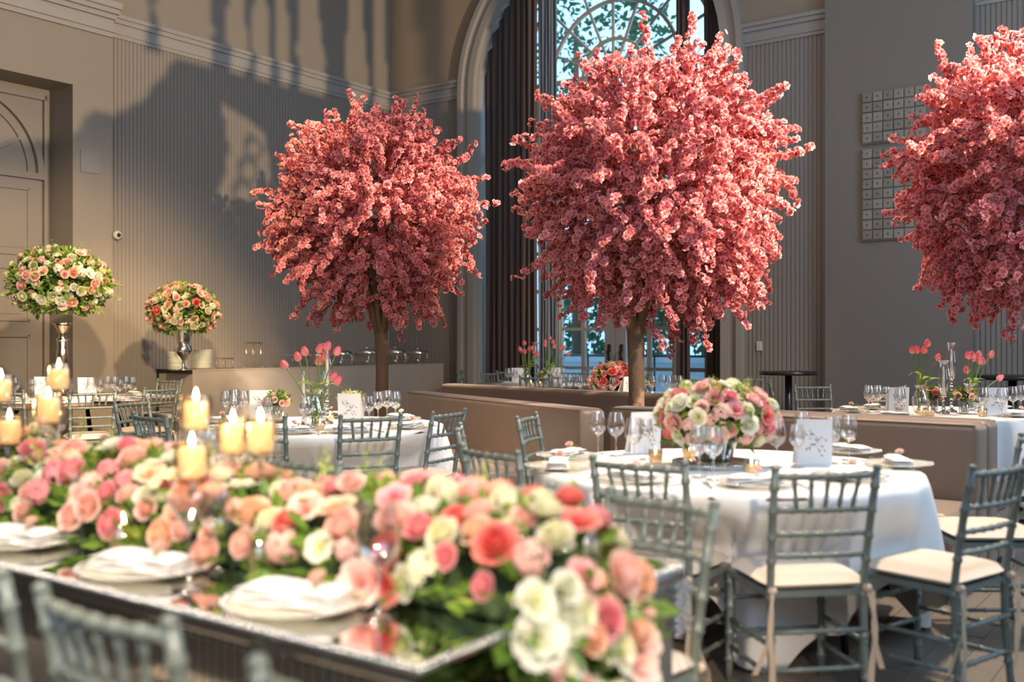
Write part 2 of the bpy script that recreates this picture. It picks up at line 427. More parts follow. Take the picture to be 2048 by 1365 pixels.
# pilaster on the far wall
m_ = MB(); m_.box(7.79, 9.57, -0.18, 0.03, 0, RH); struct('wall_far_pilaster', m_, M['pilaster'])
# unseen sides of the room (close the box so that the light behaves)
m_ = MB()
m_.box(15.0, 15.2, -18, 0.5, 0, 1.0); m_.box(15.0, 15.2, -18, 0.5, 7.2, RH)
for a, b in ((-18,-13),(-9.8,-9.2),(-3.2,0.5)): m_.box(15.0, 15.2, a, b, 1.0, 7.2)
m_.box(15.0, 15.2, -13, -9.8, 1.0, 7.2)
m_.box(15.0, 15.2, -9.2, -3.2, 1.0, 1.3)
struct('wall_right', m_, M['wall'])
m_ = MB(); m_.box(-0.9, 15.2, -17.2, -17.0, 0, RH); struct('wall_back', m_, M['wall'])

# added unseen screen and scrolls, cut to shape the outside spot on the left wall
def inpoly(x, y, pg):
    c = False; n = len(pg)
    for i in range(n):
        x1, y1 = pg[i]; x2, y2 = pg[i-1]
        if (y1 > y) != (y2 > y) and x < (x2-x1)*(y-y1)/(y2-y1)+x1: c = not c
    return c
OPEN = [[(2.80,4.55),(3.60,4.85),(3.45,4.2),(3.55,3.7),(3.95,3.12),(3.05,3.05),(2.65,3.9)], [(2.7,2.62),(4.35,2.62),(4.45,2.0),(4.2,1.9),(2.6,1.9)],
        [(4.30,3.1),(4.46,3.1),(4.42,2.3),(4.34,2.3)], [(5.0,2.75),(5.12,2.3),(5.2,1.9),(4.98,1.9)], [(4.72,2.2),(4.85,2.2),(4.85,1.95),(4.72,1.95)],
        [(4.4,5.3),(7.6,5.3),(7.6,4.35),(5.4,4.30),(4.9,4.65)], [(-0.2,5.50),(0.5,5.62),(0.5,5.45),(-0.2,5.38)], [(5.75,4.4),(9.5,4.4),(9.5,3.3),(6.1,3.9)], [(0.8,5.75),(1.2,5.75),(1.3,5.3),(0.7,5.3)]]
def lit(t, z):
    if z > 5.32:
        k = (t*1.0+0.25*math.sin(t*2.3)); ph = (k*1.55) % 1.0; w_ = 0.30*max(0.0, 1-abs(z-5.9)/2.6)+0.07*math.sin(7*t)+0.05
        return abs(ph-0.5-0.05*(z-6)) < w_ if t < 4.9 else True
    return any(inpoly(t, z, pg) for pg in OPEN)
mb = MB(); g_ = 0.022; KM = 7.1/22.0
for i in range(int(3.6/g_)):
    run = None
    for j in range(int(4.9/g_)+1):
        to = 5.0+i*g_; zo = 1.3+j*g_; tw_ = 8+(to-8)/KM; zw_ = 3.2+(zo-3.2)/KM
        block = j < int(4.9/g_) and not lit(tw_, zw_) and tw_ < 9.6
        if block and run is None: run = zo
        if not block and run is not None: mb.add([(14.9,-to,run),(14.9,-to-g_,run),(14.9,-to-g_,zo),(14.9,-to,zo)], [(0,1,2,3)]); run = None
scr = S0 = mb.build('added_gobo_screen', M['curtain'], None, False); scr.location = C0; scr.rotation_euler = (0,0,ROOMROT); tag(scr, 'added gobo screen in the unseen right-hand window, cutting light patches for the left wall', 'screen')
mb = MB()
for tw_, zw_, r_ in ((3.05,4.3,.20),(3.15,3.95,.22),(3.25,3.6,.22),(3.4,3.25,.2),(3.55,2.35,.24),(3.15,2.3,.26),(4.0,2.3,.22),(4.38,2.75,.12)):
    c_ = (8+(tw_-8)*KM, 3.2+(zw_-3.2)*KM); ring_ = [(14.95, -(c_[0]+r_*KM*(0.55+0.45*a/14)*math.cos(a*0.55)), c_[1]+r_*KM*(0.55+0.45*a/14)*math.sin(a*0.55)) for a in range(15)]
    mb.tube(ring_, 0.009, 5)
o = mb.build('iron_scroll_gobo', M['dark'], scr); o['kind'] = 'stuff'

# ---- window: fanlight, glazing bars and french doors (plane t = -0.6)
win = empty('window_1', C0, ROOMROT); win['kind'] = 'structure'
GC, TY = 4.22, 0.6
def bar(mb, s0, s1, z0, z1, d=0.05): mb.box(s0, s1, TY-d/2, TY+d/2, z0, z1)
m_ = MB()
arch_ring(m_, 's', WC, ZS, 2.05, RI, -TY-0.05, -TY+0.05)
bar(m_, WC-RI, WC-2.05, 0, ZS, 0.1); bar(m_, WC+2.05, WC+RI, 0, ZS, 0.1)
bar(m_, WC-RI, WC+RI, 4.35, 4.55, 0.12)
bar(m_, 3.02, 3.20, 0, 4.35, 0.12); bar(m_, 5.24, 5.42, 0, 4.35, 0.12)
m_.build('window_frame', M['trim'], win, False)
m_ = MB()
HZ = 5.55
for r in (0.55, 1.15, 1.75): arch_ring(m_, 's', GC-0.05, HZ, r-0.025, r+0.025, -TY-0.025, -TY+0.025)
for i in range(9):
    a = PI*i/8; m_.tube([(GC-0.05+0.55*math.cos(a)*0.0, TY, HZ), (GC-0.05+2.1*math.cos(a), TY, HZ+2.1*math.sin(a))], 0.026, 4)
bar(m_, WC-2.1, WC+2.1, HZ-0.04, HZ+0.04)
for s_ in (2.75, 3.48, 4.22, 4.96, 5.69): bar(m_, s_-0.02, s_+0.02, 4.55, HZ)
bar(m_, WC-2.1, WC+2.1, 5.03, 5.07)
m_.build('fanlight_bars', M['trim'], win, False)
for sa, sb in ((2.06, 3.02), (5.42, 6.16)):
    m_ = MB(); mid = (sa+sb)/2
    bar(m_, mid-0.02, mid+0.02, 0.3, 4.35); 
    for z in (0.3, 0.94, 1.56, 2.18, 2.80, 3.42, 4.04): bar(m_, sa, sb, z-0.03, z+0.03)
    bar(m_, sa, sb, 0, 0.3, 0.06)
    m_.build('sidelight_bars', M['trim'], win, False)
# panes
pane_mesh = {}
def pane(s0, s1, z0, z1, parent):
    key = (round(s1-s0, 3), round(z1-z0, 3))
    if key not in pane_mesh:
        q = MB(); q.box(0, s1-s0, -0.004, 0.004, 0, z1-z0); o = q.build('glass_pane', M['pane'], parent, False); pane_mesh[key] = o.data
    else: o = link('glass_pane', pane_mesh[key], parent)
    o.location = (s0, TY, z0); return o
for z0, z1 in ((0.33,0.91),(0.97,1.53),(1.59,2.15),(2.21,2.77),(2.83,3.39),(3.45,4.01)):
    for s0, s1 in ((2.06,2.52),(2.56,3.02),(5.42,5.77),(5.81,6.16)): pane(s0, s1, z0, z1, win)
q = MB(); vs = [(WC-2.05,TY,4.55),(WC+2.05,TY,4.55)]
ring = [(WC+2.05*math.cos(PI*i/32), TY, ZS+2.05*math.sin(PI*i/32)) for i in range(33)]
q.add([(WC+2.05,TY,4.55)]+ring+[(WC-2.05,TY,4.55)], [tuple(range(35))]); q.build('fanlight_glass', M['pane'], win, False)
for side, (sa, sb) in enumerate(((3.20, 4.215), (4.225, 5.24))):
    dd = empty('door_2' if side == 0 else 'door_3', C0, ROOMROT); dd['kind'] = 'structure'
    m_ = MB(); in0, in1 = (sa+0.03, sa+0.83) if side == 0 else (sb-0.83, sb-0.03)
    bar(m_, sa, in0, 0, 4.35, 0.06); bar(m_, in1, sb, 0, 4.35, 0.06); bar(m_, in0, in1, 0, 0.33, 0.06); bar(m_, in0, in1, 4.04, 4.35, 0.06)
    mid = (in0+in1)/2; bar(m_, mid-0.035, mid+0.035, 0.33, 4.04)
    for z in (0.94, 1.56, 2.18, 2.80, 3.42): bar(m_, in0, in1, z-0.025, z+0.025)
    m_.build('door_frame', M['trim'], dd, False)
    for z0, z1 in ((0.33,0.915),(0.965,1.535),(1.585,2.155),(2.205,2.775),(2.825,3.395),(3.445,4.04)):
        pane(in0, mid-0.035, z0, z1, dd); pane(mid+0.035, in1, z0, z1, dd)
    hs = 4.12 if side == 0 else 4.34
    m_ = MB(); m_.box(hs-0.025, hs+0.025, TY-0.05, TY-0.03, 0.85, 1.32); m_.tube([(hs, TY-0.05, 1.22), (hs, TY-0.11, 1.22), (hs, TY-0.11, 0.95), (hs, TY-0.05, 0.95)], 0.013, 6)
    m_.build('door_handle', M['dark'], dd)
# outside: terrace, low wall, rail and garden trees
def S(name, mb, m, label, cat, smooth=False):
    o = mb.build(name, m, None, smooth); o.location = C0; o.rotation_euler = (0,0,ROOMROT); tag(o, label, cat); return o
m_ = MB(); m_.box(-14, 24, 0.95, 40, -0.3, -0.05); o = struct('ground_outside', m_, M['stone'])
m_ = MB(); m_.box(-6, 16, 4.6, 4.9, -0.05, 0.95); m_.box(-6, 16, 4.52, 4.98, 0.95, 1.05); S('garden_wall', m_, M['stone'], 'low pale garden wall beyond the french doors', 'wall')
m_ = MB(); m_.tube([(1.5, 1.9, 1.12), (7, 1.9, 1.12)], 0.022, 6)
rail = m_.build('terrace_railing', M['dark']); rail.location = C0; rail.rotation_euler = (0,0,ROOMROT); tag(rail, 'thin dark terrace railing outside the french doors', 'railing')
for i in range(5):
    q = MB(); q.tube([(1.6+i*1.3, 1.9, -0.05), (1.6+i*1.3, 1.9, 1.12)], 0.018, 6); q.build('railing_post', M['dark'], rail)
def leaf_cloud(n, fn, size, rng, mb=None, tone=0.5):
    mb = mb or MB()
    for _ in range(n):
        p, d = fn(rng); p = Vector(p); d = Vector(d).normalized(); l = size*rng.uniform(0.7, 1.4)
        side = d.cross(Vector((rng.uniform(-1,1), rng.uniform(-1,1), rng.uniform(-1,1)))).normalized()*l*0.26
        nrm = d.cross(side).normalized()*l*0.06
        vs = [p, p+d*l*0.45+side+nrm, p+d*l, p+d*l*0.45-side+nrm, p+d*l*0.45-nrm]
        mb.add(vs, [(0,1,4),(1,2,4),(2,3,4),(3,0,4)], tone)
    return mb
def sph(rng):
    z = rng.uniform(-1, 1); a = rng.uniform(0, 2*PI); r = math.sqrt(1-z*z); return Vector((r*math.cos(a), r*math.sin(a), z))
GT = [(0.3, 5.6, 8.3, 2.5, 'tall dark tree seen through the left of the fanlight'), (3.9, 9.5, 10.4, 1.7, 'high tree crown seen through the right of the fanlight'), (1.5, 9.5, 4.2, 2.5, 'dark leafy tree beyond the window at its left side'), (5.2, 7.2, 1.75, 1.15, 'rounded green shrub growing behind the low garden wall'),
      (0.6, 7.0, 2.3, 1.5, 'broad bush beside the low garden wall outside'), (9.8, 10.5, 4.8, 1.9, 'tall garden tree beyond the right edge of the window'),
      (3.2, 7.6, 2.5, 1.3, 'leafy garden tree straight behind the left french door')]
for s_, y_, zc, r, lb in GT:
    t = empty('garden_tree', W(s_, -y_)); tag(t, lb, 'tree')
    q = MB(); q.tube([(0,0,-0.05), (0.05,0,zc*0.5), (0,0.1,zc)], [0.12,0.1,0.05], 8); q.build('trunk', M['bark'], t)
    rg = random.Random(int(s_*10))
    def fn(rng, zc=zc, r=r):
        d = sph(rng); k = rng.uniform(0.55, 1.0)*(1+0.18*math.sin(5*d.x+3*d.z)); return (d.x*r*k, d.y*r*k, zc+d.z*r*k*1.1), (d+sph(rng))
    o = leaf_cloud(900 if zc > 10 else 2200, fn, 0.20, rg).build('foliage', M['garden'], t, False); o['kind'] = 'stuff'
# curtains
def curtain(name, s0, s1, tc, z0, ztop, folds, amp, m, label):
    mb = MB(); n = folds*8; vs = []; rows = 14
    for j in range(rows+1):
        f = j/rows
        for i in range(n+1):
            u = i/n; s_ = s0+(s1-s0)*u
            zt = ztop
            dx = abs(s_-WC)
            if dx < RI-0.04: zt = min(ztop, ZS+math.sqrt((RI-0.04)**2-dx*dx))
            else: zt = ZS
            z = z0+(zt-z0)*f
            ph = 2*PI*folds*u
            y = -tc + amp*(math.sin(ph)+0.35*math.sin(2.1*ph+1.3)) * (1-0.25*f) + 0.012*math.sin(5*f+ph*0.5)
            vs.append((s_+0.012*math.sin(3*f+ph*0.7), y, z))
    fs = []
    for j in range(rows):
        for i in range(n): a = j*(n+1)+i; fs.append((a, a+1, a+n+2, a+n+1))
    mb.add(vs, fs); o = mb.build(name, m); o.location = C0; o.rotation_euler = (0,0,ROOMROT); tag(o, label, 'curtain')
    so = o.modifiers.new('thick', 'SOLIDIFY'); so.thickness = 0.006
    return o
curtain('curtain', 1.99, 3.04, -0.14, 0.02, 8.3, 9, 0.05, M['curtain'], 'heavy dark brown curtain at the left side of the tall arched window')
curtain('curtain', 5.93, 6.25, -0.14, 0.02, 8.3, 4, 0.05, M['curtain'], 'heavy dark brown curtain by the fluted wall right of the window')
curtain('curtain', 5.46, 5.68, -0.20, 0.02, 8.3, 3, 0.04, M['curtain'], 'narrow brown curtain strip hanging behind the large blossom tree right side')
curtain('sheer_curtain', 2.98, 3.34, -0.26, 0.02, 8.3, 6, 0.035, M['sheer'], 'bluish sheer curtain beside the dark curtain at window left')

# carved panels on the far pilaster
def carved(name, zt, rows, label):
    root = empty(name, C0, ROOMROT); tag(root, label, 'wall panel', 'carved square-block panels on the pilaster')
    z_top = zt; s0 = 8.28; tw = 0.128
    q = MB(); q.box(s0-0.01, s0+6*tw+0.01, -0.215, -0.18, z_top-rows*tw-0.01, z_top+0.01); q.build('backing_board', M['tile2'], root, False)
    mes = []
    for k in range(2):
        q = MB(); a = 0.059; b = 0.050
        vs = [(-a,0,-a),(a,0,-a),(a,0,a),(-a,0,a),(-a,-0.022,-a),(a,-0.022,-a),(a,-0.022,a),(-a,-0.022,a),(-b,-0.030,-b),(b,-0.030,-b),(b,-0.030,b),(-b,-0.030,b),
              (-0.011,-0.030,-0.011),(0.011,-0.030,-0.011),(0.011,-0.030,0.011),(-0.011,-0.030,0.011),(-0.009,-0.012,-0.009),(0.009,-0.012,-0.009),(0.009,-0.012,0.009),(-0.009,-0.012,0.009)]
        fs = []
        for l in (0, 4, 8, 12):
            for i in range(4): j = (i+1) % 4; fs.append((l+i, l+j, l+4+j, l+4+i))
        fs.append((16,17,18,19)); q.add(vs, fs)
        o = q.build('tile', M['tile' if k == 0 else 'tile2'], root, False); mes.append(o.data); bpy.data.objects.remove(o)
    for r in range(rows):
        for c in range(6):
            o = link('tile', mes[R_.random() < 0.35], root, (s0+(c+0.5)*tw, -0.213+R_.uniform(-0.006, 0.004), z_top-(r+0.5)*tw), (R_.uniform(-.05,.05), 0, R_.uniform(-.05,.05)))
    return root
carved('carved_panel', 4.50, 5, 'upper carved panel of square blocks on the grey pilaster')
carved('carved_panel', 3.79, 9, 'lower taller carved panel of square blocks on the grey pilaster')
# small wall fittings
q = MB(); q.box(0.30, 0.312, -6.04, -5.78, 3.51, 3.79); g = S('speaker_grille', q, M['grille'], 'flush grey square speaker grille high on the left pilaster', 'speaker')
cd = empty('security_camera', C0 + eF*0.012 + eL*5.35 + Vector((0,0,2.78)), ROOMROT); tag(cd, 'small white dome camera on the fluted left wall', 'camera')
q = MB(); q.lathe([(0.001,0),(0.062,0),(0.062,0.03),(0.05,0.055),(0.03,0.062)], 20); o = q.build('housing', M['white'], cd); o.rotation_euler = (0, PI/2, 0)
q = MB(); q.ball((0,0,0.055), 0.030, 14, 8); o = q.build('lens_dome', M['dark'], cd); o.rotation_euler = (0, PI/2, 0)
sw = empty('light_switch', W(6.83, 0.014, 1.30), ROOMROT); tag(sw, 'white light switch plate on the fluted wall right of the window', 'light switch')
q = MB(); q.box(-0.04, 0.04, -0.014, 0, -0.065, 0.065); bev(q.build('plate', M['white'], sw, False), 0.003)
for dz in (-0.03, 0.0, 0.03):
    q = MB(); q.box(-0.018, 0.018, -0.019, -0.014, dz-0.012, dz+0.012); q.build('rocker', M['white'], sw, False)

# ================================================================== FURNITURE PROTOTYPES
def bamboo(pts, r, rings, n=8, seg=16):
    """turned bamboo rod: slight swells at the rings"""
    pts = [Vector(p) for p in pts]
    cum = [0]
    for a, b in zip(pts, pts[1:]): cum.append(cum[-1]+(b-a).length)
    L = cum[-1]
    def at(d):
        for i in range(len(pts)-1):
            if d <= cum[i+1] or i == len(pts)-2:
                return pts[i].lerp(pts[i+1], (d-cum[i])/max(1e-9, cum[i+1]-cum[i]))
    ds = set([0, L]); 
    for k in range(seg+1): ds.add(L*k/seg)
    for k in rings:
        for e in (-0.010, -0.005, 0.005, 0.010): ds.add(min(L, max(0, k*L+e)))
    ds = sorted(ds); rad = []
    for d in ds:
        rr = r
        for k in rings:
            if abs(d-k*L) < 0.0075: rr = r*1.28
        rad.append(rr)
    mb = MB(); mb.tube([at(d) for d in ds], rad, n); return mb
def make_chair():
    t = empty('banquet_chair')
    C = M['chair']
    for sg in (-1, 1):
        q = bamboo([(sg*0.185, -0.215, 0), (sg*0.182, -0.19, 0.25), (sg*0.182, -0.185, 0.47), (sg*0.190, -0.225, 0.72), (sg*0.196, -0.262, 0.90)], 0.0150, (0.13,0.3,0.47,0.62,0.72,0.83,0.93), 8, 12)
        q.ball((sg*0.196, -0.264, 0.908), 0.017, 8, 5, 0.8)
        q.build('back_post', C, t)
    for sg in (-1, 1):
        bamboo([(sg*0.198, 0.195, 0), (sg*0.192, 0.19, 0.43)], 0.0150, (0.2,0.45,0.7,0.93), 8, 6).build('front_leg', C, t)
    def rail(z, y0, r, name, bow=0.020, n=5, hw=0.188):
        pts = [(-hw+2*hw*k/8, y0-bow*math.sin(PI*k/8), z) for k in range(9)]
        rg = tuple(0.5+0.16*(k-(n-1)/2) for k in range(n)); bamboo(pts, r, rg, 8, 10).build(name, C, t)
    rail(0.880, -0.257, 0.0125, 'top_rail', 0.022)
    rail(0.755, -0.232, 0.0115, 'back_rail', 0.018); rail(0.664, -0.216, 0.0105, 'back_rail', 0.016); rail(0.582, -0.203, 0.0105, 'back_rail', 0.014)
    for k in range(5):
        u = (k-2)/2.6
        xb, xt = u*0.138, u*0.165
        bt = 0.022*math.sin(PI*(xt+0.188)/0.376); bb = 0.018*math.sin(PI*(xb+0.188)/0.376)
        bamboo([(xt, -0.257-bt, 0.880), (xb, -0.232-bb, 0.755)], 0.0078, (0.25, 0.75), 6, 2).build('spindle', C, t)
    q = MB(); q.add([(-0.19,-0.19,0.425),(0.19,-0.19,0.425),(0.205,0.205,0.425),(-0.205,0.205,0.425),(-0.19,-0.19,0.448),(0.19,-0.19,0.448),(0.205,0.205,0.448),(-0.205,0.205,0.448)],
        [(3,2,1,0),(4,5,6,7),(0,1,5,4),(1,2,6,5),(2,3,7,6),(3,0,4,7)])
    q.build('seat', C, t, False)
    # cushion: rounded square pillow
    q = MB(); N = 12; vs = []; fs = []
    for top in (1, 0):
        for j in range(N+1):
            for i in range(N+1):
                u, v = i/N*2-1, j/N*2-1
                x = u*(0.200+0.010*(v+1)/2); y = v*0.200
                e = (1-abs(u)**6)*(1-abs(v)**6); h = 0.448+0.026+ (0.036*e**0.5+0.004*(1-u*u)*(1-v*v) if top else -0.024*e**0.3)
                k = 1-0.05*(abs(u)**8*abs(v)**8); vs.append((x*k, y*k, h))
    K = (N+1)*(N+1)
    for j in range(N):
        for i in range(N):
            a = j*(N+1)+i; fs.append((a,a+1,a+N+2,a+N+1)); b = a+K; fs.append((b,b+N+1,b+N+2,b+1))
    for i in range(N):
        for a, b in ((i,i+1),(N*(N+1)+i+1,N*(N+1)+i),((i+1)*(N+1),i*(N+1)),(i*(N+1)+N,(i+1)*(N+1)+N)): fs.append((a+K,b+K,b,a))
    q.add(vs, fs); cush = q.build('cushion', M['cushion'], t)
    for sg in (-1, 1):
        q = MB(); vs = []; x0 = sg*0.185
        for k, (dx, w_) in enumerate(((0.02, 0.024), (0.055, 0.020))):
            L = 0.36 if k == 0 else 0.30; rows = 8
            base = len(q.v); v2 = []
            for j in range(rows+1):
                f = j/rows; z = 0.45-L*f; yy = -0.215-0.02*math.sin(3*f+k)
                xx = x0+sg*(dx*f+0.012*math.sin(5*f+k*2))
                v2 += [(xx-w_/2*(0.5+f*0.6), yy, z), (xx+w_/2*(0.5+f*0.6), yy-0.004, z)]
            q.add(v2, [(2*j,2*j+1,2*j+3,2*j+2) for j in range(rows)])
        q.ball((x0, -0.210, 0.455), 0.020, 8, 5, 0.8)
        o = q.build('ribbon_tie', M['ribbon'], cush); 
    for sg in (-1, 1):
        for z in (0.14, 0.25):
            bamboo([(sg*0.185, -0.205, z), (sg*0.195, 0.19, z)], 0.010, (0.3,0.7), 6, 3).build('stretcher', C, t)
    for y in (-0.202, 0.192):
        for z in ((0.20, 0.335) if y > 0 else (0.16, 0.30)):
            bamboo([(-0.188, y, z), (0.188, y, z)], 0.010, (0.3,0.7), 6, 3).build('stretcher', C, t)
    return proto(t)
CH = make_chair()
SEATS = []
def chair_at(x, Y, target, label=None, place=None, turn=0.0, group=None):
    """x = photo column of the middle of the back, Y its distance"""
    bx = (x-1024)/2050*Y; bx_, by_ = bx, Y
    d = Vector((target[0]-bx_, target[1]-by_, 0)).normalized()
    ang = math.atan2(d.y, d.x)-PI/2+turn
    f = Vector((-math.sin(ang), math.cos(ang), 0))
    c = Vector((bx_, by_, 0)) + f*0.25
    o = dup(CH, c, ang); SEATS.append((c, f))
    if label: tag(o, label, 'chair', group)
    else: reg(o, 'grey banquet chair', place, 'chair')
    return o
T1 = (1.02, 4.92); T2 = (-1.40, 7.42); T3 = (-4.77, 11.0); T4 = (0.40, 14.5); T5 = (1.38, 11.5); T6 = (3.67, 8.72)
PL = {2:'at mid left table', 3:'at far left table', 4:'at window table', 5:'at table behind large tree', 6:'at the right rear table behind the banquette'}
# chairs around the front right table
chair_at(1650, 3.73, T1, 'grey banquet chair nearest the camera at the front right table, beige ribbon ties', group='chairs around the front right round table', turn=0.05)
chair_at(1278, 3.98, T1, 'grey banquet chair at the front right table, partly behind a mirrored-table chair', group='chairs around the front right round table', turn=-0.06)
chair_at(1993, 3.86, T1, 'grey banquet chair at right of the front right table, seat facing left', group='chairs around the front right round table')
chair_at(2074, 4.86, T1, 'grey chair by the right banquette end, cut by the photo edge', group='chairs around the front right round table')
chair_at(983, 4.40, (T1[0], T1[1]+0.35), 'grey banquet chair left of the white cloth table, back slanting toward camera', group='chairs around the front right round table')
chair_at(922, 5.50, (T1[0]+1, T1[1]+0.6), 'grey banquet chair seen nearly edge-on between the two front round tables', group='chairs around the front right round table')
chair_at(1058, 6.35, (T1[0]+1, T1[1]+0.8), 'grey banquet chair close against the brown banquette face', group='chairs around the front right round table')
# mid left table
chair_at(741, 6.38, T2, place=PL[2]); chair_at(895, 6.75, T2, place=PL[2], turn=0.1); chair_at(510, 6.28, T2, place=PL[2])
chair_at(302, 6.45, T2, place=PL[2]); chair_at(266, 7.9, T2, place=PL[2])
# far left table
chair_at(321, 10.15, T3, place=PL[3]); chair_at(338, 12.25, T3, place=PL[3]); chair_at(185, 9.42, T3, place=PL[3]); chair_at(4, 9.45, T3, place=PL[3])
# far wooden table
chair_at(1070, 13.4, T4, place=PL[4]); chair_at(980, 15.0, T4, place=PL[4]); chair_at(1018, 15.8, T4, place=PL[4]); chair_at(1150, 15.4, T4, place=PL[4]); chair_at(1132, 13.6, T4, place=PL[4])
chair_at(921, 16.2, (2, 15.8), 'grey chair standing alone by the fluted wall near the buffet end', group='chairs against the wall')
# behind the large tree
chair_at(1388, 12.6, T5, place=PL[5]); chair_at(1192, 12.75, T5, place=PL[5]); chair_at(1478, 10.9, T5, place=PL[5])
chair_at(1494, 12.9, (2.6, 11), 'grey chair by the fluted wall just right of the window curtain', group='chairs against the wall')
chair_at(1542, 11.9, (5, 11.4), 'grey chair turned side-on below the small black round table', group='chairs against the wall')
chair_at(1626, 10.7, (3.6, 8), 'grey chair facing the camera beside the black round table leg', group='chairs against the wall')
chair_at(1772, 10.45, T6, place=PL[6])

# ---- tables
def cloth_table(c, r, label, rot, place):
    t = empty('round_table', (c[0], c[1], 0)); tag(t, label[0], 'table', 'round banquet tables')
    q = MB(); q.lathe([(0.001,0.735),(r-0.01,0.735),(r,0.742),(r,0.753),(r-0.01,0.758),(0.001,0.758)], 48); q.build('tabletop', M['wood'], t)
    for k in range(4):
        a = PI/4+k*PI/2; q = MB(); q.tube([(0.55*math.cos(a),0.55*math.sin(a),0.735),(0.62*math.cos(a),0.62*math.sin(a),0.0)], 0.018, 8); q.build('leg', M['dark'], t)
    # square cloth lying over the round top
    q = MB(); n = 240; R0 = r+0.006; hs = 1.30
    rings = [0.001, 0.45, 0.8, r-0.02, r]; vs = []; fs = []
    prof = []
    for i in range(n):
        a = 2*PI*i/n; b = a-rot
        re = min(hs/max(abs(math.cos(b)), abs(math.sin(b))), r+0.745)
        drop = re-r; corner = ((re-hs)/(1.645-hs)) if re > hs else 0
        for rr in rings: vs.append((rr*math.cos(a), rr*math.sin(a), 0.762-(0.004 if rr > r-0.01 else 0)))
        nd = 12
        wv = math.sin(15*a+1.0+0.8*math.sin(3*a))+0.45*math.sin(26*a+2.2+math.sin(5*a)); 
        for k in range(1, nd+1):
            f = k/nd; amp = 0.062*f*(0.6+0.9*corner)+0.004*f
            rad = R0+0.035*math.sin(min(1, f*2)*PI/2)*(0.4)+0.055*f*drop/0.6+amp*wv
            z = 0.758-drop*(f-0.02*math.sin(PI*f))
            vs.append((rad*math.cos(a+0.012*wv*f), rad*math.sin(a+0.012*wv*f), max(0.006, z)))
    for i_, (vx, vy, vz) in enumerate(vs):
        if vz > 0.72: continue
        wz = 1.0 if vz < 0.52 else (0.72-vz)/0.20
        for cc, ff in SEATS:
            lx = (vx+c[0]-cc.x)*ff.y-(vy+c[1]-cc.y)*ff.x; ly = (vx+c[0]-cc.x)*ff.x+(vy+c[1]-cc.y)*ff.y
            if abs(lx) < 0.33 and -0.25 < ly < 0.245:
                wx = 1.0 if abs(lx) < 0.225 else (0.33-abs(lx))/0.105
                dl = (0.245-ly)*wx*wz; vx += ff.x*dl; vy += ff.y*dl
        vs[i_] = (vx, vy, vz)
    K = len(rings)+12
    for i in range(n):
        j = (i+1) % n
        for k in range(K-1): fs.append((i*K+k, j*K+k, j*K+k+1, i*K+k+1))
    q.add(vs, fs); o = q.build('tablecloth', M['linen']); o.location = (c[0], c[1], 0); tag(o, label[1], 'tablecloth', 'white tablecloths')
    return t
cloth_table(T1, 0.90, ('round banquet table under a white cloth, front right, four chairs around', 'white cloth on the front right table, its corners reaching the floor'), math.radians(-88-45), 1)
cloth_table(T2, 0.90, ('round banquet table under a white cloth, mid left by the smaller tree', 'white cloth on the mid left table in front of the smaller blossom tree'), 0.4, 2)
cloth_table(T5, 0.90, ('round banquet table under white cloth behind the large blossom tree trunk', 'white cloth on the table behind the large blossom tree trunk'), 0.2, 5)
cloth_table(T6, 0.90, ('round banquet table under white cloth behind the right banquette', 'white cloth on the right table behind the banquette'), 0.7, 6)
def wood_table(c, r, label, runner):
    t = empty('round_table', (c[0], c[1], 0)); tag(t, label, 'table', 'round banquet tables')
    q = MB(); q.lathe([(0.001,0.70),(r-0.03,0.70),(r,0.705),(r,0.757),(r-0.008,0.762),(0.001,0.762)], 64); q.build('tabletop', M['wood'], t)
    for k in range(4):
        a = PI/4+k*PI/2; q = MB(); q.tube([(0.5*math.cos(a),0.5*math.sin(a),0.70),(0.74*math.cos(a),0.74*math.sin(a),0.0)], [0.022,0.028], 8); q.build('leg', M['dark'], t)
    q = MB(); q.lathe([(0.001,0.763),(r-0.06,0.763),(r-0.05,0.766),(0.001,0.768)], 64); o = q.build('table_liner', M['linen']); o.location = (c[0], c[1], 0); tag(o, runner, 'tablecloth')
wood_table(T3, 1.15, 'round wooden table at far left with dark edge showing', 'white linen laid on the far left wooden table')
wood_table(T4, 0.90, 'round wooden table far back beside the window curtain', 'white linen laid on the far wooden table by the window')
def bar_table(x, Y, h, r, label):
    t = empty('bar_table', px(x, Y)); tag(t, label, 'table', 'small black round tables')
    q = MB(); q.lathe([(0.001,h-0.045),(r-0.01,h-0.045),(r,h-0.040),(r,h-0.005),(r-0.006,h),(0.001,h)], 40); q.build('tabletop', M['dark'], t)
    q = MB(); q.tube([(0,0,0.02),(0,0,h-0.04)], 0.045, 16); q.build('column', M['dark'], t)
    q = MB(); q.lathe([(0.001,0.03),(0.05,0.03),(0.24,0.018),(0.25,0.0),(0.001,0.0)], 32); q.build('foot', M['dark'], t)
bar_table(1577, 13.0, 0.985, 0.36, 'small black round bar table by the fluted wall right of the window')
bar_table(2025, 11.3, 0.99, 0.40, 'black round bar table by the wall at the right photo edge')

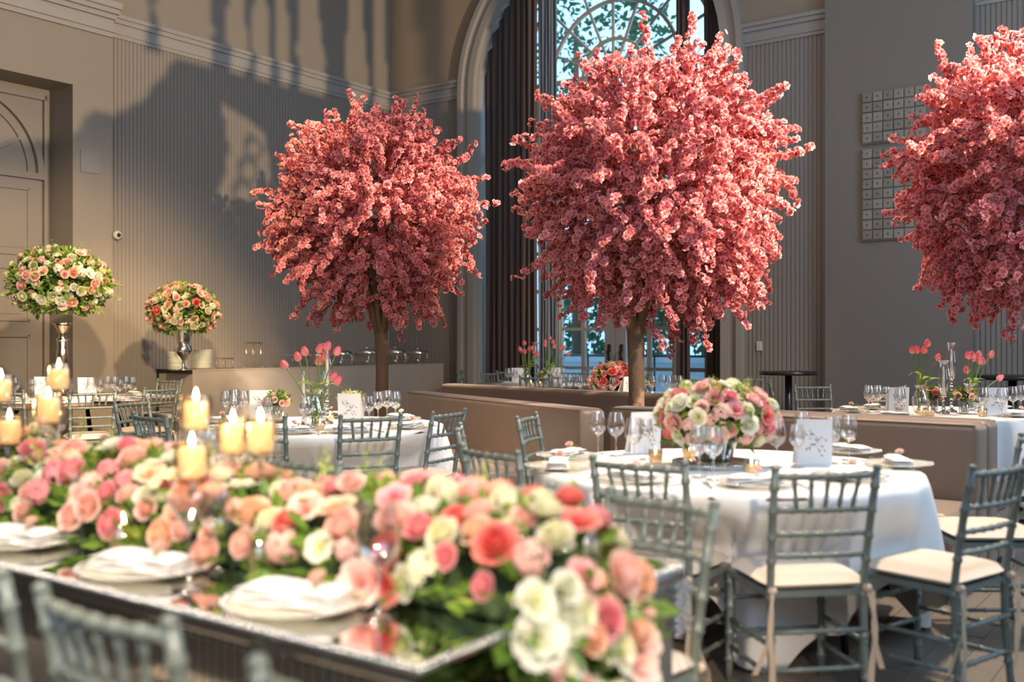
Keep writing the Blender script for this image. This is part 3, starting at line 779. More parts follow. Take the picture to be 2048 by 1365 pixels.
# ---- banquettes: upholstered back swept along a line, seat in front
def banquette(a, b, label, th=0.22, h=0.90, seat0=0.0, seat1=0.0, flip=1, seats=3):
    a = Vector((*a, 0)); b = Vector((*b, 0)); L = (b-a).length; ang = math.atan2(b.y-a.y, b.x-a.x)
    t = empty('banquette', a, ang); tag(t, label, 'banquette', 'brown velvet banquettes')
    def rounded(x0, x1, y0, y1, z0, z1, r, nm, nx=10):
        q = MB(); q.box(x0, x1, y0, y1, z0, z1); o = q.build(nm, M['leather'], t, True)
        bev(o, r, 4); return o
    rounded(0, L, 0, flip*th, 0.03, h, 0.045, 'backrest')
    q = MB(); q.tube([(0.02, flip*0.012, h-0.012), (L-0.02, flip*0.012, h-0.012)], 0.006, 6); q.build('piping', M['leather'], t)
    w0, w1 = seat0, L-seat1
    rounded(w0, w1, -flip*0.53, -flip*0.003, 0.05, 0.33, 0.03, 'seat_base')
    for k in range(seats):
        x0 = w0+(w1-w0)*k/seats; x1 = w0+(w1-w0)*(k+1)/seats
        rounded(x0+0.003, x1-0.003, -flip*0.56, -flip*0.004, 0.33, 0.46, 0.045, 'seat_cushion')
    q = MB(); q.box(0.03, L-0.03, -flip*0.45, flip*(th-0.03), 0.0, 0.05); q.build('plinth', M['dark'], t, False)
    return t
banquette((-1.0, 9.6), (0.47, 7.08), 'brown velvet banquette in the middle, long back facing the camera-left tables', seat1=0.30)
banquette((0.69, 7.35), (2.64, 5.80), 'brown velvet banquette behind the front right table')
def banquette_away(a, b, label, **k):
    """same bench turned to face away: its line runs b -> a"""
    return banquette(b, a, label, **k)
nB = Vector((0.622, 0.783, 0))
p0 = Vector((0.69, 7.35, 0))+nB*0.47; p1 = Vector((2.64, 5.80, 0))+nB*0.47
banquette_away((p0.x+0.30, p0.y-0.24), (p1.x, p1.y), 'brown velvet banquette back-to-back with the right one, facing the rear table')
d3 = (Vector((1.39, 8.9, 0))-Vector((-0.8, 11.3, 0))).normalized(); n3 = Vector((-d3.y, d3.x, 0))
q0 = Vector((-0.8, 11.3, 0))+n3*0.22; q1 = Vector((1.39, 8.9, 0))+n3*0.22
banquette_away((q0.x, q0.y), (q1.x, q1.y), 'brown velvet banquette behind the large tree, turned to the window')

# ---- buffet
bf = empty('buffet_counter', C0, ROOMROT); tag(bf, 'long beige buffet counter along the fluted left wall', 'counter')
q = MB(); q.box(0.70, 1.40, -5.17, -0.21, 0.0, 0.985); q.build('body', M['buffet'], bf, False)
q = MB(); q.box(0.66, 1.405, -5.175, -0.205, 0.985, 1.0); q.build('top', M['buffet'], bf, False)
q = MB(); q.box(0.66, 1.40, -5.185, -5.175, 0.955, 1.004); q.box(0.66, 0.70, -5.18, -5.17, 0.0, 1.0); q.build('end_edge', M['dark'], bf, False)
def on_buffet(x, s=1.05):
    u = (x-1024)/2050; X0 = C0.x+eF.x*s; Y0 = C0.y+eF.y*s
    t = (u*Y0-X0)/(eL.x-u*eL.y)
    return W(s, t, 1.0)
# plates in stacks
q = MB(); q.lathe([(0.001,0.0),(0.085,0.0),(0.09,0.003),(0.135,0.014),(0.136,0.0165),(0.09,0.0055),(0.001,0.004)], 28)
pl0 = q.build('dinner_plate', M['china']); proto(pl0)
for nm, x, s, n_ in (('left plate stack on buffet', 356, 1.22, 12), ('right plate stack on buffet', 404, 1.02, 13)):
    b = on_buffet(x, s)
    for k in range(n_):
        o = dup(pl0, b+Vector((R_.uniform(-.003,.003), R_.uniform(-.003,.003), 0.0005+k*0.0198)))
        lb = f'white dinner plate, {ORD[k]} from the bottom of the {nm}' if k not in (0, n_-1) else (f'white dinner plate, lowest of the {nm}' if k == 0 else f'white dinner plate on top of the {nm}')
        tag(o, lb, 'plate', nm[:-10]+' plates')
# wire risers with glass shelf
for i, (x, h, w_, lb) in enumerate(((449, 0.13, 0.15, 'low gold wire riser beside the white plates'), (507, 0.34, 0.14, 'tallest gold wire riser standing on the buffet'), (569, 0.16, 0.16, 'low gold wire riser behind the pink tulips'))):
    b = on_buffet(x, 1.05); t = empty('display_riser', b, ROOMROT); tag(t, lb, 'riser', 'gold wire risers on the buffet')
    for sx in (-1, 1):
        for sy in (-1, 1):
            q = MB(); q.tube([(sx*w_/2, sy*w_/2, 0), (sx*w_/2, sy*w_/2, h)], 0.0045, 6); q.build('leg', M['gold'], t)
    q = MB()
    for sg in (-1, 1): q.tube([(-w_/2, sg*w_/2, 0.004), (w_/2, sg*w_/2, 0.004)], 0.004, 6); q.tube([(sg*w_/2, -w_/2, h), (sg*w_/2, w_/2, h)], 0.004, 6)
    q.build('frame', M['gold'], t)
    q = MB(); q.box(-w_/2-0.02, w_/2+0.02, -w_/2-0.02, w_/2+0.02, h+0.003, h+0.012); q.build('shelf', M['silver'], t, False)
# serving spoons laid out
def spoon(t, lying=True):
    q = MB(); q.tube([(0,-0.12,0.006),(0,0.0,0.010),(0,0.05,0.007)], [0.006,0.004,0.004], 6); q.build('handle', M['silver'], t)
    q = MB(); vs = []; 
    q.lathe([(0.001,-0.010),(0.014,-0.008),(0.024,0.0),(0.025,0.001),(0.014,-0.005),(0.001,-0.007)], 12); o = q.build('bowl', M['silver'], t); o.location = (0,0.075,0.012); o.scale = (1,1.5,1)
sp = empty('serving_spoon'); spoon(sp); proto(sp)
for i in range(9):
    x = 462+i*17+(3 if i > 4 else 0); b = on_buffet(x, 1.20); o = dup(sp, b, ROOMROT+0.5+0.15*(i % 3))
    reg(o, 'silver serving spoon laid', 'on the buffet edge', 'spoon')
# chafing dishes
def chafing(x, s, w_, h, lb, s2=None):
    b = on_buffet(x, s); t = empty('chafing_dish', b, ROOMROT); tag(t, lb, 'chafing dish', 'silver chafing dishes on the buffet')
    q = MB(); q.lathe([(0.001,h*0.42),(w_*0.42,h*0.42),(w_*0.5,h*0.5),(w_*0.52,h*0.66),(w_*0.55,h*0.67),(w_*0.55,h*0.69),(w_*0.50,h*0.69)], 28); q.build('pan', M['silver'], t)
    q = MB(); q.lathe([(w_*0.54,h*0.69),(w_*0.53,h*0.76),(w_*0.44,h*0.88),(w_*0.2,h*0.94),(0.001,h*0.95)], 28); lid_ = q.build('lid', M['silver'], t)
    q = MB(); q.ball((0,0,h*0.975), 0.016, 10, 6); q.tube([(0,0,h*0.94),(0,0,h*0.97)], 0.006, 6); q.build('lid_knob', M['silver'], lid_)
    for sx in (-1, 1):
        for sy in (-1, 1):
            q = MB(); q.tube([(sx*w_*0.46, sy*w_*0.30, 0), (sx*w_*0.40, sy*w_*0.30, h*0.3), (sx*w_*0.44, sy*w_*0.3, h*0.6)], 0.007, 6); q.build('leg', M['silver'], t)
    q = MB(); q.tube([(-w_*0.41,-w_*0.3,h*0.14),(w_*0.41,-w_*0.3,h*0.14)], 0.005, 6); q.tube([(-w_*0.41,w_*0.3,h*0.14),(w_*0.41,w_*0.3,h*0.14)], 0.005, 6); q.build('stretcher', M['silver'], t)
    q = MB(); q.lathe([(0.001,0.02),(0.035,0.02),(0.037,0.075),(0.02,0.08),(0.001,0.08)], 16); q.build('burner', M['silver'], t)
chafing(634, 1.0, 0.26, 0.22, 'silver chafing dish behind the tulips at the mid left table')
chafing(680, 1.02, 0.36, 0.25, 'silver chafing dish left of the smaller tree crown tips')
chafing(733, 1.02, 0.36, 0.27, 'silver chafing dish just left of the smaller tree trunk')
chafing(790, 1.02, 0.34, 0.27, 'silver chafing dish just right of the smaller tree trunk')
chafing(835, 1.02, 0.32, 0.25, 'silver chafing dish at the far end of the buffet')

# ================================================================== TREES
def blossom_geo():
    """double cherry blossom: two whorls of five notched petals, 30 triangles"""
    vs = []; fs = []; tn = []
    for ring, (r, lift, n, ph, t0) in enumerate(((1.0, 0.30, 5, 0.0, 0.55), (0.62, 0.55, 5, 0.63, 0.25))):
        for k in range(n):
            a = 2*PI*k/n+ph; u = Vector((math.cos(a), math.sin(a), 0)); v = Vector((-math.sin(a), math.cos(a), 0))
            o = len(vs); wd = 0.52*r
            for p in (u*0.04*r, u*0.60*r+v*wd+Vector((0,0,lift*0.55)), u*1.0*r+v*wd*0.42+Vector((0,0,lift)), u*1.0*r-v*wd*0.42+Vector((0,0,lift)), u*0.60*r-v*wd+Vector((0,0,lift*0.55))): vs.append(tuple(p))
            tn += [0.0, t0+0.15, t0+0.42, t0+0.42, t0+0.15]
            fs += [(o,o+1,o+2),(o,o+2,o+3),(o,o+3,o+4)]
    return np.array(vs, dtype=np.float32), np.array(fs, dtype=np.int32), np.array(tn, dtype=np.float32)
BV, BF, BT = blossom_geo()
bl_me = []
for k, dt in enumerate((-0.12, 0.05, 0.18)):
    me = bpy.data.meshes.new('blossom'); me.from_pydata(BV.tolist(), [], BF.tolist())
    at = me.attributes.new('tone', 'FLOAT', 'POINT'); at.data.foreach_set('value', np.clip(BT+dt, 0, 1.3)); me.materials.append(P['blossom']); bl_me.append(me)
def merged(name, V0, F0, T0, locs, rots, scales, tones, m, parent):
    n = len(locs); nv = len(V0)
    R = np.array(rots, dtype=np.float32); L = np.array(locs, dtype=np.float32); Sx = np.array(scales, dtype=np.float32)
    V = np.einsum('nij,vj->nvi', R, V0)*Sx[:,None,None]+L[:,None,:]
    F = F0[None]+(np.arange(n, dtype=np.int32)*nv)[:,None,None]
    T = np.clip(T0[None]+np.array(tones, dtype=np.float32)[:,None], 0, 1.3)
    me = bpy.data.meshes.new(name); k = F0.shape[1]; nf = n*len(F0)
    me.vertices.add(n*nv); me.vertices.foreach_set('co', V.reshape(-1).astype(np.float32))
    me.loops.add(nf*k); me.loops.foreach_set('vertex_index', F.reshape(-1).astype(np.int32))
    me.polygons.add(nf); me.polygons.foreach_set('loop_start', np.arange(0, nf*k, k, dtype=np.int32))
    me.update(calc_edges=True)
    at = me.attributes.new('tone', 'FLOAT', 'POINT'); at.data.foreach_set('value', T.reshape(-1).astype(np.float32))
    me.materials.append(m); return link(name, me, parent)
def frame_of(d, rng):
    q = Vector(d).to_track_quat('Z', 'Y').to_matrix() @ Matrix.Rotation(rng.uniform(0, 2*PI), 3, 'Z'); return q
def blossom_tree(x, Y, cx, zc, rx, ztop, zbot, seed, label, nspray=520, hot=()):
    rng = random.Random(seed); base = px(x, Y)
    t = empty('blossom_tree', base); tag(t, label, 'tree', 'pink blossom trees')
    dx = (cx-x)/2050*Y
    # trunk with forks
    q = MB(); q.tube([(0,0,0),(0.0,0,0.5),(0.012,0.01,1.0),(0.0,0,1.55)], [0.095,0.070,0.062,0.068], 14)
    vs = q.v; q.v = [(a*(1+0.10*math.sin(9*c+5*math.atan2(b,a))), b*(1+0.10*math.cos(7*c+3*math.atan2(b,a))), c) for a, b, c in vs]
    q.build('trunk', M['bark'], t)
    q = MB(); q.lathe([(0.001,0.0),(0.26,0.0),(0.26,0.02),(0.001,0.022)], 28); q.build('base_plate', M['dark'], t)
    ends = []
    for k in range(7):
        a = 2*PI*k/7+rng.uniform(-.2,.2); r = rng.uniform(0.25, 0.5)*rx
        e = Vector((dx*0.7+r*math.cos(a), r*math.sin(a), zc+rng.uniform(-0.25, 0.45)))
        q = MB(); q.tube([(0.02*math.cos(a),0.02*math.sin(a),1.38),(0.10*math.cos(a),0.10*math.sin(a),1.75), e*0.5+Vector((0.07*math.cos(a),0.07*math.sin(a),1.0)), e], [0.034,0.030,0.022,0.010], 7)
        q.build('main_branch', M['bark'], t); ends.append(e)
    cen = Vector((dx, 0, zc)); tw = MB(); items = []
    for k in range(nspray):
        d = sph(rng)
        low = d.z < -0.25
        if low and math.hypot(d.x, d.y) < 0.25: d = (d+Vector((rng.choice((-1,1))*0.5, rng.uniform(-.5,.5), 0))).normalized()
        rv = (ztop-zc) if d.z > 0 else (zc-zbot)
        if k < len(hot): d = Vector(hot[k]).normalized(); rv = (ztop-zc) if d.z > 0 else (zc-zbot)
        reach = rng.choice((0.80, 0.86, 0.92, 0.97, 1.0, 1.0, 1.06)) if k >= len(hot) else 1.16
        if rng.random() < 0.05: reach = 1.13
        rr = 1/math.sqrt((d.x/rx)**2+(d.y/rx)**2+(d.z/(rv*0.93))**2)
        st = cen+d*rr*rng.uniform(0.30, 0.62)+Vector((rng.uniform(-.08,.08), rng.uniform(-.08,.08), rng.uniform(-.08,.08)))
        end = cen+d*rr*reach
        side = k % 2 == 1 and k >= len(hot)
        if side:
            dv = (d*0.5+sph(rng)).normalized(); m0 = cen+d*rr*rng.uniform(0.62, 0.90); hl = rng.uniform(0.10, 0.19); st = m0-dv*hl; end = m0+dv*hl
        bend = Vector((rng.uniform(-.2,.2), rng.uniform(-.2,.2), rng.uniform(-.14,.16)))*rx*(0.4 if side else 1)
        if low and not side:
            end = cen+Vector((d.x*rr*reach*1.0, d.y*rr*reach, d.z*rr*reach)); bend += Vector((d.x, d.y, 0))*0.10
        else: bend += Vector((0,0,0.06)) 
        sag = Vector((0,0,-0.10*rng.random()*(1 if d.z < 0.5 else 0.2)))
        pts = []
        for i in range(7):
            f = i/6; pts.append(st.lerp(end, f)+bend*math.sin(PI*f)*0.5+sag*f*f)
        tw.tube(pts, [0.006-0.0035*i/6 for i in range(7)], 3, False)
        L = sum((b-a).length for a, b in zip(pts, pts[1:])); nb = int(L/0.0255)
        for i in range(nb):
            f = (i+rng.random())/nb; kx = min(5, int(f*6)); p = pts[kx].lerp(pts[kx+1], f*6-kx)
            spread = 0.042*(1.0-0.35*f)
            for _ in range(1 if f < 0.35 else 2):
                o = sph(rng); nrm = (o+d*0.35).normalized()
                items.append((p+o*spread*rng.uniform(0.35, 1.0), nrm, rng.uniform(0.020, 0.031)*(1.15 if rng.random() < 0.1 else 1.0), rng.gauss(0, 0.13)))
    o = tw.build('twigs', M['twig'], t); o['kind'] = 'stuff'
    camv = Vector((0,0,1.37))-base
    def size_key(it):
        return -(it[2]/(it[0]-camv).length)*(1 if (it[0]-cen).dot((camv-cen).normalized()) > rx*0.62 else 0.5)
    idx = sorted(range(len(items)), key=lambda i: size_key(items[i]))
    near = set(idx[:300])
    for i in idx[:300]:
        p, nrm, s_, tn = items[i]
        o = link('blossom', bl_me[0 if tn < -0.07 else (2 if tn > 0.1 else 1)], t, p, nrm.to_track_quat('Z','Y').to_euler(), s_)
    rest = [items[i] for i in range(len(items)) if i not in near]
    o = merged('blossom_mass', BV, BF, BT, [tuple(i[0]) for i in rest], [np.array(frame_of(i[1], rng)) for i in rest], [i[2] for i in rest], [i[3] for i in rest], P['blossom'], t)
    o['kind'] = 'stuff'
    print('tree', label, len(items)); return t
blossom_tree(1270, 8.1, 1310, 2.54, 1.08, 3.86, 1.30, 11, 'large pink blossom tree rising behind the banquette before the window', 860, hot=((1.0,-0.2,0.28),(1.0,0,0.52),(0.9,0.1,0.75),(-1,-0.2,0.15),(-0.9,-0.3,0.3),(0.42,0,1.0),(-1,0,-0.55),(0.3,-.3,-1)))
blossom_tree(762, 10.3, 748, 2.66, 1.08, 3.84, 1.36, 23, 'smaller pink blossom tree standing before the buffet', 860, hot=((-0.2,0,1.0),(0.35,0,1),(0.9,0,0.62),(1,0,0.1),(1,0,0.4),(-1,0,0.2)))
blossom_tree(2095, 7.5, 2085, 2.52, 1.02, 3.85, 1.32, 37, 'pink blossom tree cut off by the right photo edge', 800, hot=((-1,-.3,0.25),(-1,0,-0.12),(-0.8,-.3,0.6),(-0.35,-.3,-1)))

# ================================================================== FLOWERS
def petal(mb, a, r0, r1, z0, z1, wid, cup, t0, t1, curl=0.0):
    u = Vector((math.cos(a), math.sin(a), 0)); v = Vector((-math.sin(a), math.cos(a), 0)); vs = []; tn = []
    for i in range(4):
        f = i/3; r = r0+(r1-r0)*math.sin(f*PI/2); z = z0+(z1-z0)*f; w_ = wid*(0.35+0.65*math.sin(PI*min(1, 0.18+f*0.62)))
        if i == 3: r += curl; z -= abs(curl)*0.5
        for j in (-1, 0, 1):
            p = u*(r-cup*abs(j)*0.4) + v*w_*j + Vector((0,0,z-(0.10*wid if (i == 3 and j != 0) else 0))); vs.append(p); tn.append(t0+(t1-t0)*f)
    fs = []
    for i in range(3):
        for j in range(2): b = i*3+j; fs.append((b, b+1, b+4, b+3))
    mb.add(vs, fs, tones=tn)
def rose_mesh(m, kind):
    mb = MB()
    if kind == 'rose':        # cup of overlapping petals
        for n, r0, r1, z1, w_, t0, t1, cu in ((3,.05,.16,.86,.22,0,.25,0),(4,.10,.32,.86,.32,.1,.45,0),(5,.15,.54,.78,.42,.2,.7,.03),(5,.18,.76,.62,.50,.3,.9,.08),(6,.2,.95,.40,.52,.5,1.05,.12),(6,.2,.90,.12,.50,.6,1.0,.10)):
            for k in range(n): petal(mb, 2*PI*k/n+n+r1, r0, r1, -0.15, z1, w_, 0.25*r1, t0, t1, cu)
    elif kind == 'open':      # lisianthus: wide frilled petals
        for n, r0, r1, z1, w_, t0, t1, cu in ((4,.04,.20,.34,.20,-.1,.3,0),(5,.10,.60,.46,.46,.1,.85,.08),(6,.12,1.0,.34,.56,.3,1.05,.20)):
            for k in range(n): petal(mb, 2*PI*k/n+n*.7, r0, r1, -0.10, z1+0.05*math.sin(k*3), w_, 0.2*r1, t0, t1, cu)
    elif kind == 'pom':       # hydrangea / stock head: many small florets
        rg = random.Random(5)
        for k in range(34):
            d = sph(rg); d.z = abs(d.z)*1.0-0.25; d = d.normalized(); fr = frame_of(d, rg); c = d*0.75
            for j in range(4):
                a = PI/2*j; u = fr @ Vector((math.cos(a), math.sin(a), 0.15)); v = fr @ Vector((-math.sin(a), math.cos(a), 0))
                mb.add([c, c+u*0.17+v*0.13, c+u*0.31, c+u*0.17-v*0.13], [(0,1,2,3)], tones=[0.0,0.5,0.9,0.5])
    elif kind == 'bud':
        for n, r1, z1, w_ in ((4,.18,.95,.22),(4,.30,.85,.30)):
            for k in range(n): petal(mb, 2*PI*k/n+n, 0.12, r1, -0.3, z1, w_, 0.1, 0.2, 0.8, -0.10)
    me = bpy.data.meshes.new(kind); me.from_pydata(mb.v, [], mb.f); me.polygons.foreach_set('use_smooth', [True]*len(me.polygons))
    at = me.attributes.new('tone', 'FLOAT', 'POINT'); at.data.foreach_set('value', mb.tone); me.materials.append(m); me.update(); return me
FL = {}
for c_ in ('blush','cream','coral','pink','peach','white'):
    for k_ in ('rose','open','pom','bud'): FL[(k_, c_)] = rose_mesh(P[c_], k_)
NAMES = {'rose':'rose','open':'open_bloom','pom':'floret_cluster','bud':'rose_bud'}
def put_flower(parent, kind, colr, p, nrm, s_, rng):
    o = link(NAMES[kind], FL[(kind, colr)], parent, p, (frame_of(nrm, rng)).to_euler(), s_); return o
def spike(mb, p, d, L, rng):
    d = Vector(d).normalized()
    for i in range(16):
        f = i/15; c = p+d*L*f; a = i*2.4; u = (d.orthogonal().normalized()); u = Matrix.Rotation(a, 3, d) @ u
        s_ = 0.020*(1.15-f)
        mb.add([c, c+u*s_+d*s_*0.6+d.cross(u)*s_*0.5, c+u*s_*1.5+d*s_*1.4, c+u*s_+d*s_*0.6-d.cross(u)*s_*0.5], [(0,1,2,3)])
def bouquet(parent, c, rad, palette, n, fsz, seed, zmin=-0.55, leaves=260, lsz=0.075, spikes=0, leafm='leaf', outer=1.0, kinds=('rose','rose','rose','open','pom','bud')):
    """dome of blooms; rad = (rx, ry, rz) about centre c (local to parent)"""
    rng = random.Random(seed); c = Vector(c); pts = []
    q = MB(); q.ball((c.x, c.y, c.z), rad[0]*0.72, 14, 9, rad[2]/rad[0]); o = q.build('foliage_core', M['foam'], parent)
    k = 0; tries = 0
    while k < n and tries < n*60:
        tries += 1; d = sph(rng)
        if d.z < zmin: continue
        s_ = fsz*rng.uniform(0.75, 1.2); jit = rng.uniform(0.90, 1.07)
        p = c+Vector((d.x*rad[0], d.y*rad[1], d.z*rad[2]))*jit
        if any((p-a).length < (s_+b)*0.66 for a, b in pts): continue
        pts.append((p, s_)); kind = rng.choice(kinds); colr = rng.choice(palette)
        put_flower(parent, kind, colr, p, (d+sph(rng)*0.25).normalized(), s_*(1.15 if kind == 'pom' else (0.7 if kind == 'bud' else 1)), rng); k += 1
    def fn(r):
        d = sph(r)
        while d.z < zmin-0.15: d = sph(r)
        kk = r.uniform(0.70, 0.90)*outer
        return c+Vector((d.x*rad[0], d.y*rad[1], d.z*rad[2]))*kk, (d+sph(r)*0.8)
    o = leaf_cloud(leaves, fn, lsz, rng).build('foliage', M['leaf'], parent, False); o['kind'] = 'stuff'
    o = leaf_cloud(int(leaves*0.8), fn, lsz*0.85, rng).build('pale_foliage', M['leaf2'], parent, False); o['kind'] = 'stuff'
    if spikes:
        for i in range(spikes):
            a = 2*PI*i/spikes+0.4; d = Vector((math.cos(a)*0.55, math.sin(a)*0.4, 1)).normalized(); q = MB()
            p = c+Vector((math.cos(a)*rad[0]*0.55, math.sin(a)*rad[1]*0.55, rad[2]*0.75)); spike(q, p, d, rad[2]*0.62, rng); q.build('flower_spike', M['leaf2'], parent, False)
# ================================================================== TABLE WARE PROTOTYPES
TZ = 0.765
def glass_proto(name, bowl, zb, stem_r=0.0036, foot=0.036):
    t = empty(name)
    q = MB(); q.lathe(bowl, 24); q.build('bowl', M['glass'], t)
    q = MB(); q.lathe([(0.001,0.0),(foot,0.0),(foot,0.0015),(0.012,0.005),(stem_r,0.012),(stem_r,zb-0.012),(0.008,zb-0.003),(0.012,zb+0.001)], 14); q.build('stem', M['glass'], t)
    return proto(t)
G_BIG = glass_proto('wine_glass', [(0.006,0.100),(0.022,0.106),(0.038,0.122),(0.045,0.142),(0.046,0.160),(0.042,0.190),(0.034,0.228)], 0.100)
G_MED = glass_proto('wine_glass', [(0.005,0.095),(0.018,0.101),(0.031,0.116),(0.036,0.134),(0.036,0.150),(0.033,0.175),(0.028,0.205)], 0.095)
G_FLU = glass_proto('champagne_flute', [(0.004,0.085),(0.012,0.095),(0.020,0.120),(0.024,0.155),(0.023,0.19),(0.021,0.215)], 0.085)
G_COUPE = glass_proto('martini_glass', [(0.004,0.140),(0.020,0.158),(0.040,0.185),(0.058,0.215)], 0.140, 0.0038, 0.042)
# charger with beaded rim
ch = empty('charger_plate'); q = MB(); q.lathe([(0.001,0.004),(0.105,0.004),(0.115,0.007),(0.160,0.016),(0.161,0.019),(0.115,0.011),(0.001,0.008)], 36); q.build('dish', M['plateglass'], ch)
q = MB()
for i in range(64):
    a = 2*PI*i/64; q.ball((0.160*math.cos(a), 0.160*math.sin(a), 0.018), 0.0042, 5, 4)
o = q.build('beaded_rim', M['silver'], ch); o['kind'] = 'stuff'; proto(ch)
np_ = empty('napkin')
q = MB(); N = 10; vs = []; fs = []
for L_ in range(3):
    base = len(q.v); v2 = []
    for j in range(N+1):
        for i in range(5):
            u = j/N*2-1; v = i/4*2-1
            e = math.sqrt(max(0.0, 1-abs(u)**6))*math.sqrt(max(0.0, 1-abs(v)**4))
            for top in (0, 1):
                v2.append((u*(0.125-0.006*L_), v*(0.052-0.003*L_)+0.004*math.sin(3*u+L_), 0.012*L_+(0.012*e+0.002*math.sin(5*u+2*L_) if top else 0.001)))
    f2 = []
    for j in range(N):
        for i in range(4):
            a = (j*5+i)*2; b = ((j+1)*5+i)*2; f2 += [(a+1, b+1, b+3, a+3), (a, a+2, b+2, b)]
        for i in (0, 4): a = (j*5+i)*2; b = ((j+1)*5+i)*2; f2.append((a, b, b+1, a+1) if i == 0 else (a, a+1, b+1, b))
    for j in (0, N):
        for i in range(4): a = (j*5+i)*2; f2.append((a, a+1, a+3, a+2))
    q.add(v2, f2)
q.build('folded_cloth', M['napkin'], np_); proto(np_)
rb = empty('rosebud'); o = link('bloom', FL[('rose','blush')], rb, (0,0,0.012), (0.5,0.3,0), 0.020)
q = MB(); q.tube([(0,0,0.008),(0.03,0.01,0.004),(0.06,0.012,0.003)], 0.002, 5); q.build('stem', M['stem'], rb)
q = MB(); q.add([(0.02,0,0.006),(0.04,0.016,0.012),(0.062,0.022,0.006),(0.04,0.004,0.006)], [(0,1,2,3)]); q.build('leaf', M['leaf'], rb, False); proto(rb)
kn = empty('knife'); q = MB(); q.box(-0.006,0.006,-0.11,-0.02,0,0.005); q.build('handle', M['silver'], kn, False); q = MB(); q.add([(-0.008,-0.02,0.001),(0.008,-0.02,0.001),(0.009,0.09,0.001),(-0.004,0.11,0.001),(-0.008,-0.02,0.003),(0.008,-0.02,0.003),(0.009,0.09,0.003),(-0.004,0.11,0.003)], [(3,2,1,0),(4,5,6,7),(0,1,5,4),(1,2,6,5),(2,3,7,6),(3,0,4,7)]); q.build('blade', M['silver'], kn, False); proto(kn)
fk = empty('fork'); q = MB(); q.box(-0.005,0.005,-0.10,0.03,0.001,0.005); q.box(-0.011,0.011,0.03,0.055,0.003,0.006); q.build('handle', M['silver'], fk, False)
for k in range(4): q = MB(); q.box(-0.011+k*0.0063,-0.0085+k*0.0063,0.055,0.10,0.003,0.006); q.build('tine', M['silver'], fk, False)
proto(fk)
vt = empty('votive_candle')
q = MB(); q.lathe([(0.001,0.0),(0.030,0.0),(0.034,0.006),(0.036,0.065),(0.034,0.065),(0.032,0.010),(0.001,0.007)], 20); q.build('glass_cup', M['amber'], vt)
q = MB(); q.lathe([(0.001,0.008),(0.030,0.008),(0.030,0.040),(0.001,0.039)], 18); q.build('wax', M['wax'], vt)
q = MB(); q.lathe([(0.0005,0.041),(0.004,0.047),(0.0055,0.054),(0.0035,0.066),(0.0005,0.078)], 10); q.build('flame', M['flame'], vt); proto(vt)
cd_ = empty('menu_card')
q = MB(); q.add([(-0.085,0,0),(0.085,0,0),(0.085,-0.016,0.225),(-0.085,-0.016,0.225),(-0.085,0.002,0),(0.085,0.002,0),(0.085,-0.014,0.225),(-0.085,-0.014,0.225)], [(0,1,2,3),(7,6,5,4),(0,4,5,1),(3,2,6,7),(0,3,7,4),(1,5,6,2)])
q.add([(-0.085,0.09,0),(0.085,0.09,0),(0.085,-0.012,0.225),(-0.085,-0.012,0.225),(-0.085,0.092,0),(0.085,0.092,0),(0.085,-0.010,0.225),(-0.085,-0.010,0.225)], [(0,1,2,3),(7,6,5,4),(0,4,5,1),(3,2,6,7),(0,3,7,4),(1,5,6,2)])
q.build('folded_paper', M['card'], cd_, False)
q = MB(); rg = random.Random(3)
def cardpt(x, z): return Vector((x, -0.016*z/0.225-0.0006, z))
for st in (((-0.05,0.155),(0.0,0.125),(0.045,0.08)), ((-0.02,0.175),(0.01,0.14),(0.05,0.13)), ((-0.035,0.09),(0.01,0.10),(0.03,0.05))):
    p_ = [cardpt(*a) for a in st]; q.tube(p_, 0.0008, 4)
    for k in range(7):
        f = k/6; c = (p_[0].lerp(p_[1], f*2) if f < .5 else p_[1].lerp(p_[2], f*2-1)); a = rg.uniform(0, 2*PI); l = rg.uniform(0.012, 0.022)
        dx, dz = math.cos(a)*l, math.sin(a)*l; nx, nz = -dz*0.22, dx*0.22
        q.add([cardpt(c.x, c.z), cardpt(c.x+dx*.5+nx, c.z+dz*.5+nz), cardpt(c.x+dx, c.z+dz), cardpt(c.x+dx*.5-nx, c.z+dz*.5-nz)], [(0,1,2,3)])
q.build('botanical_print', M['ink'], cd_, False); proto(cd_)
# pleated glass vase
vp = empty('glass_vase'); q = MB(); n = 36; prof = [(0.03,0.0),(0.052,0.01),(0.062,0.05),(0.064,0.10),(0.050,0.15),(0.030,0.185),(0.034,0.205),(0.046,0.225)]; vs = []
for i in range(n):
    a = 2*PI*i/n
    for k, (r, z) in enumerate(prof): rr = r*(1+(0.07 if i % 2 else -0.02)*(0.3+k/7)); vs.append((rr*math.cos(a), rr*math.sin(a), z))
fs = [(i*8+k, ((i+1)%n)*8+k, ((i+1)%n)*8+k+1, i*8+k+1) for i in range(n) for k in range(7)]
q.add(vs, fs); q.build('pleated_glass', M['glass'], vp); q = MB(); q.lathe([(0.001,0.0),(0.035,0.0),(0.035,0.012),(0.001,0.012)], 20); q.build('thick_base', M['glass'], vp); proto(vp)
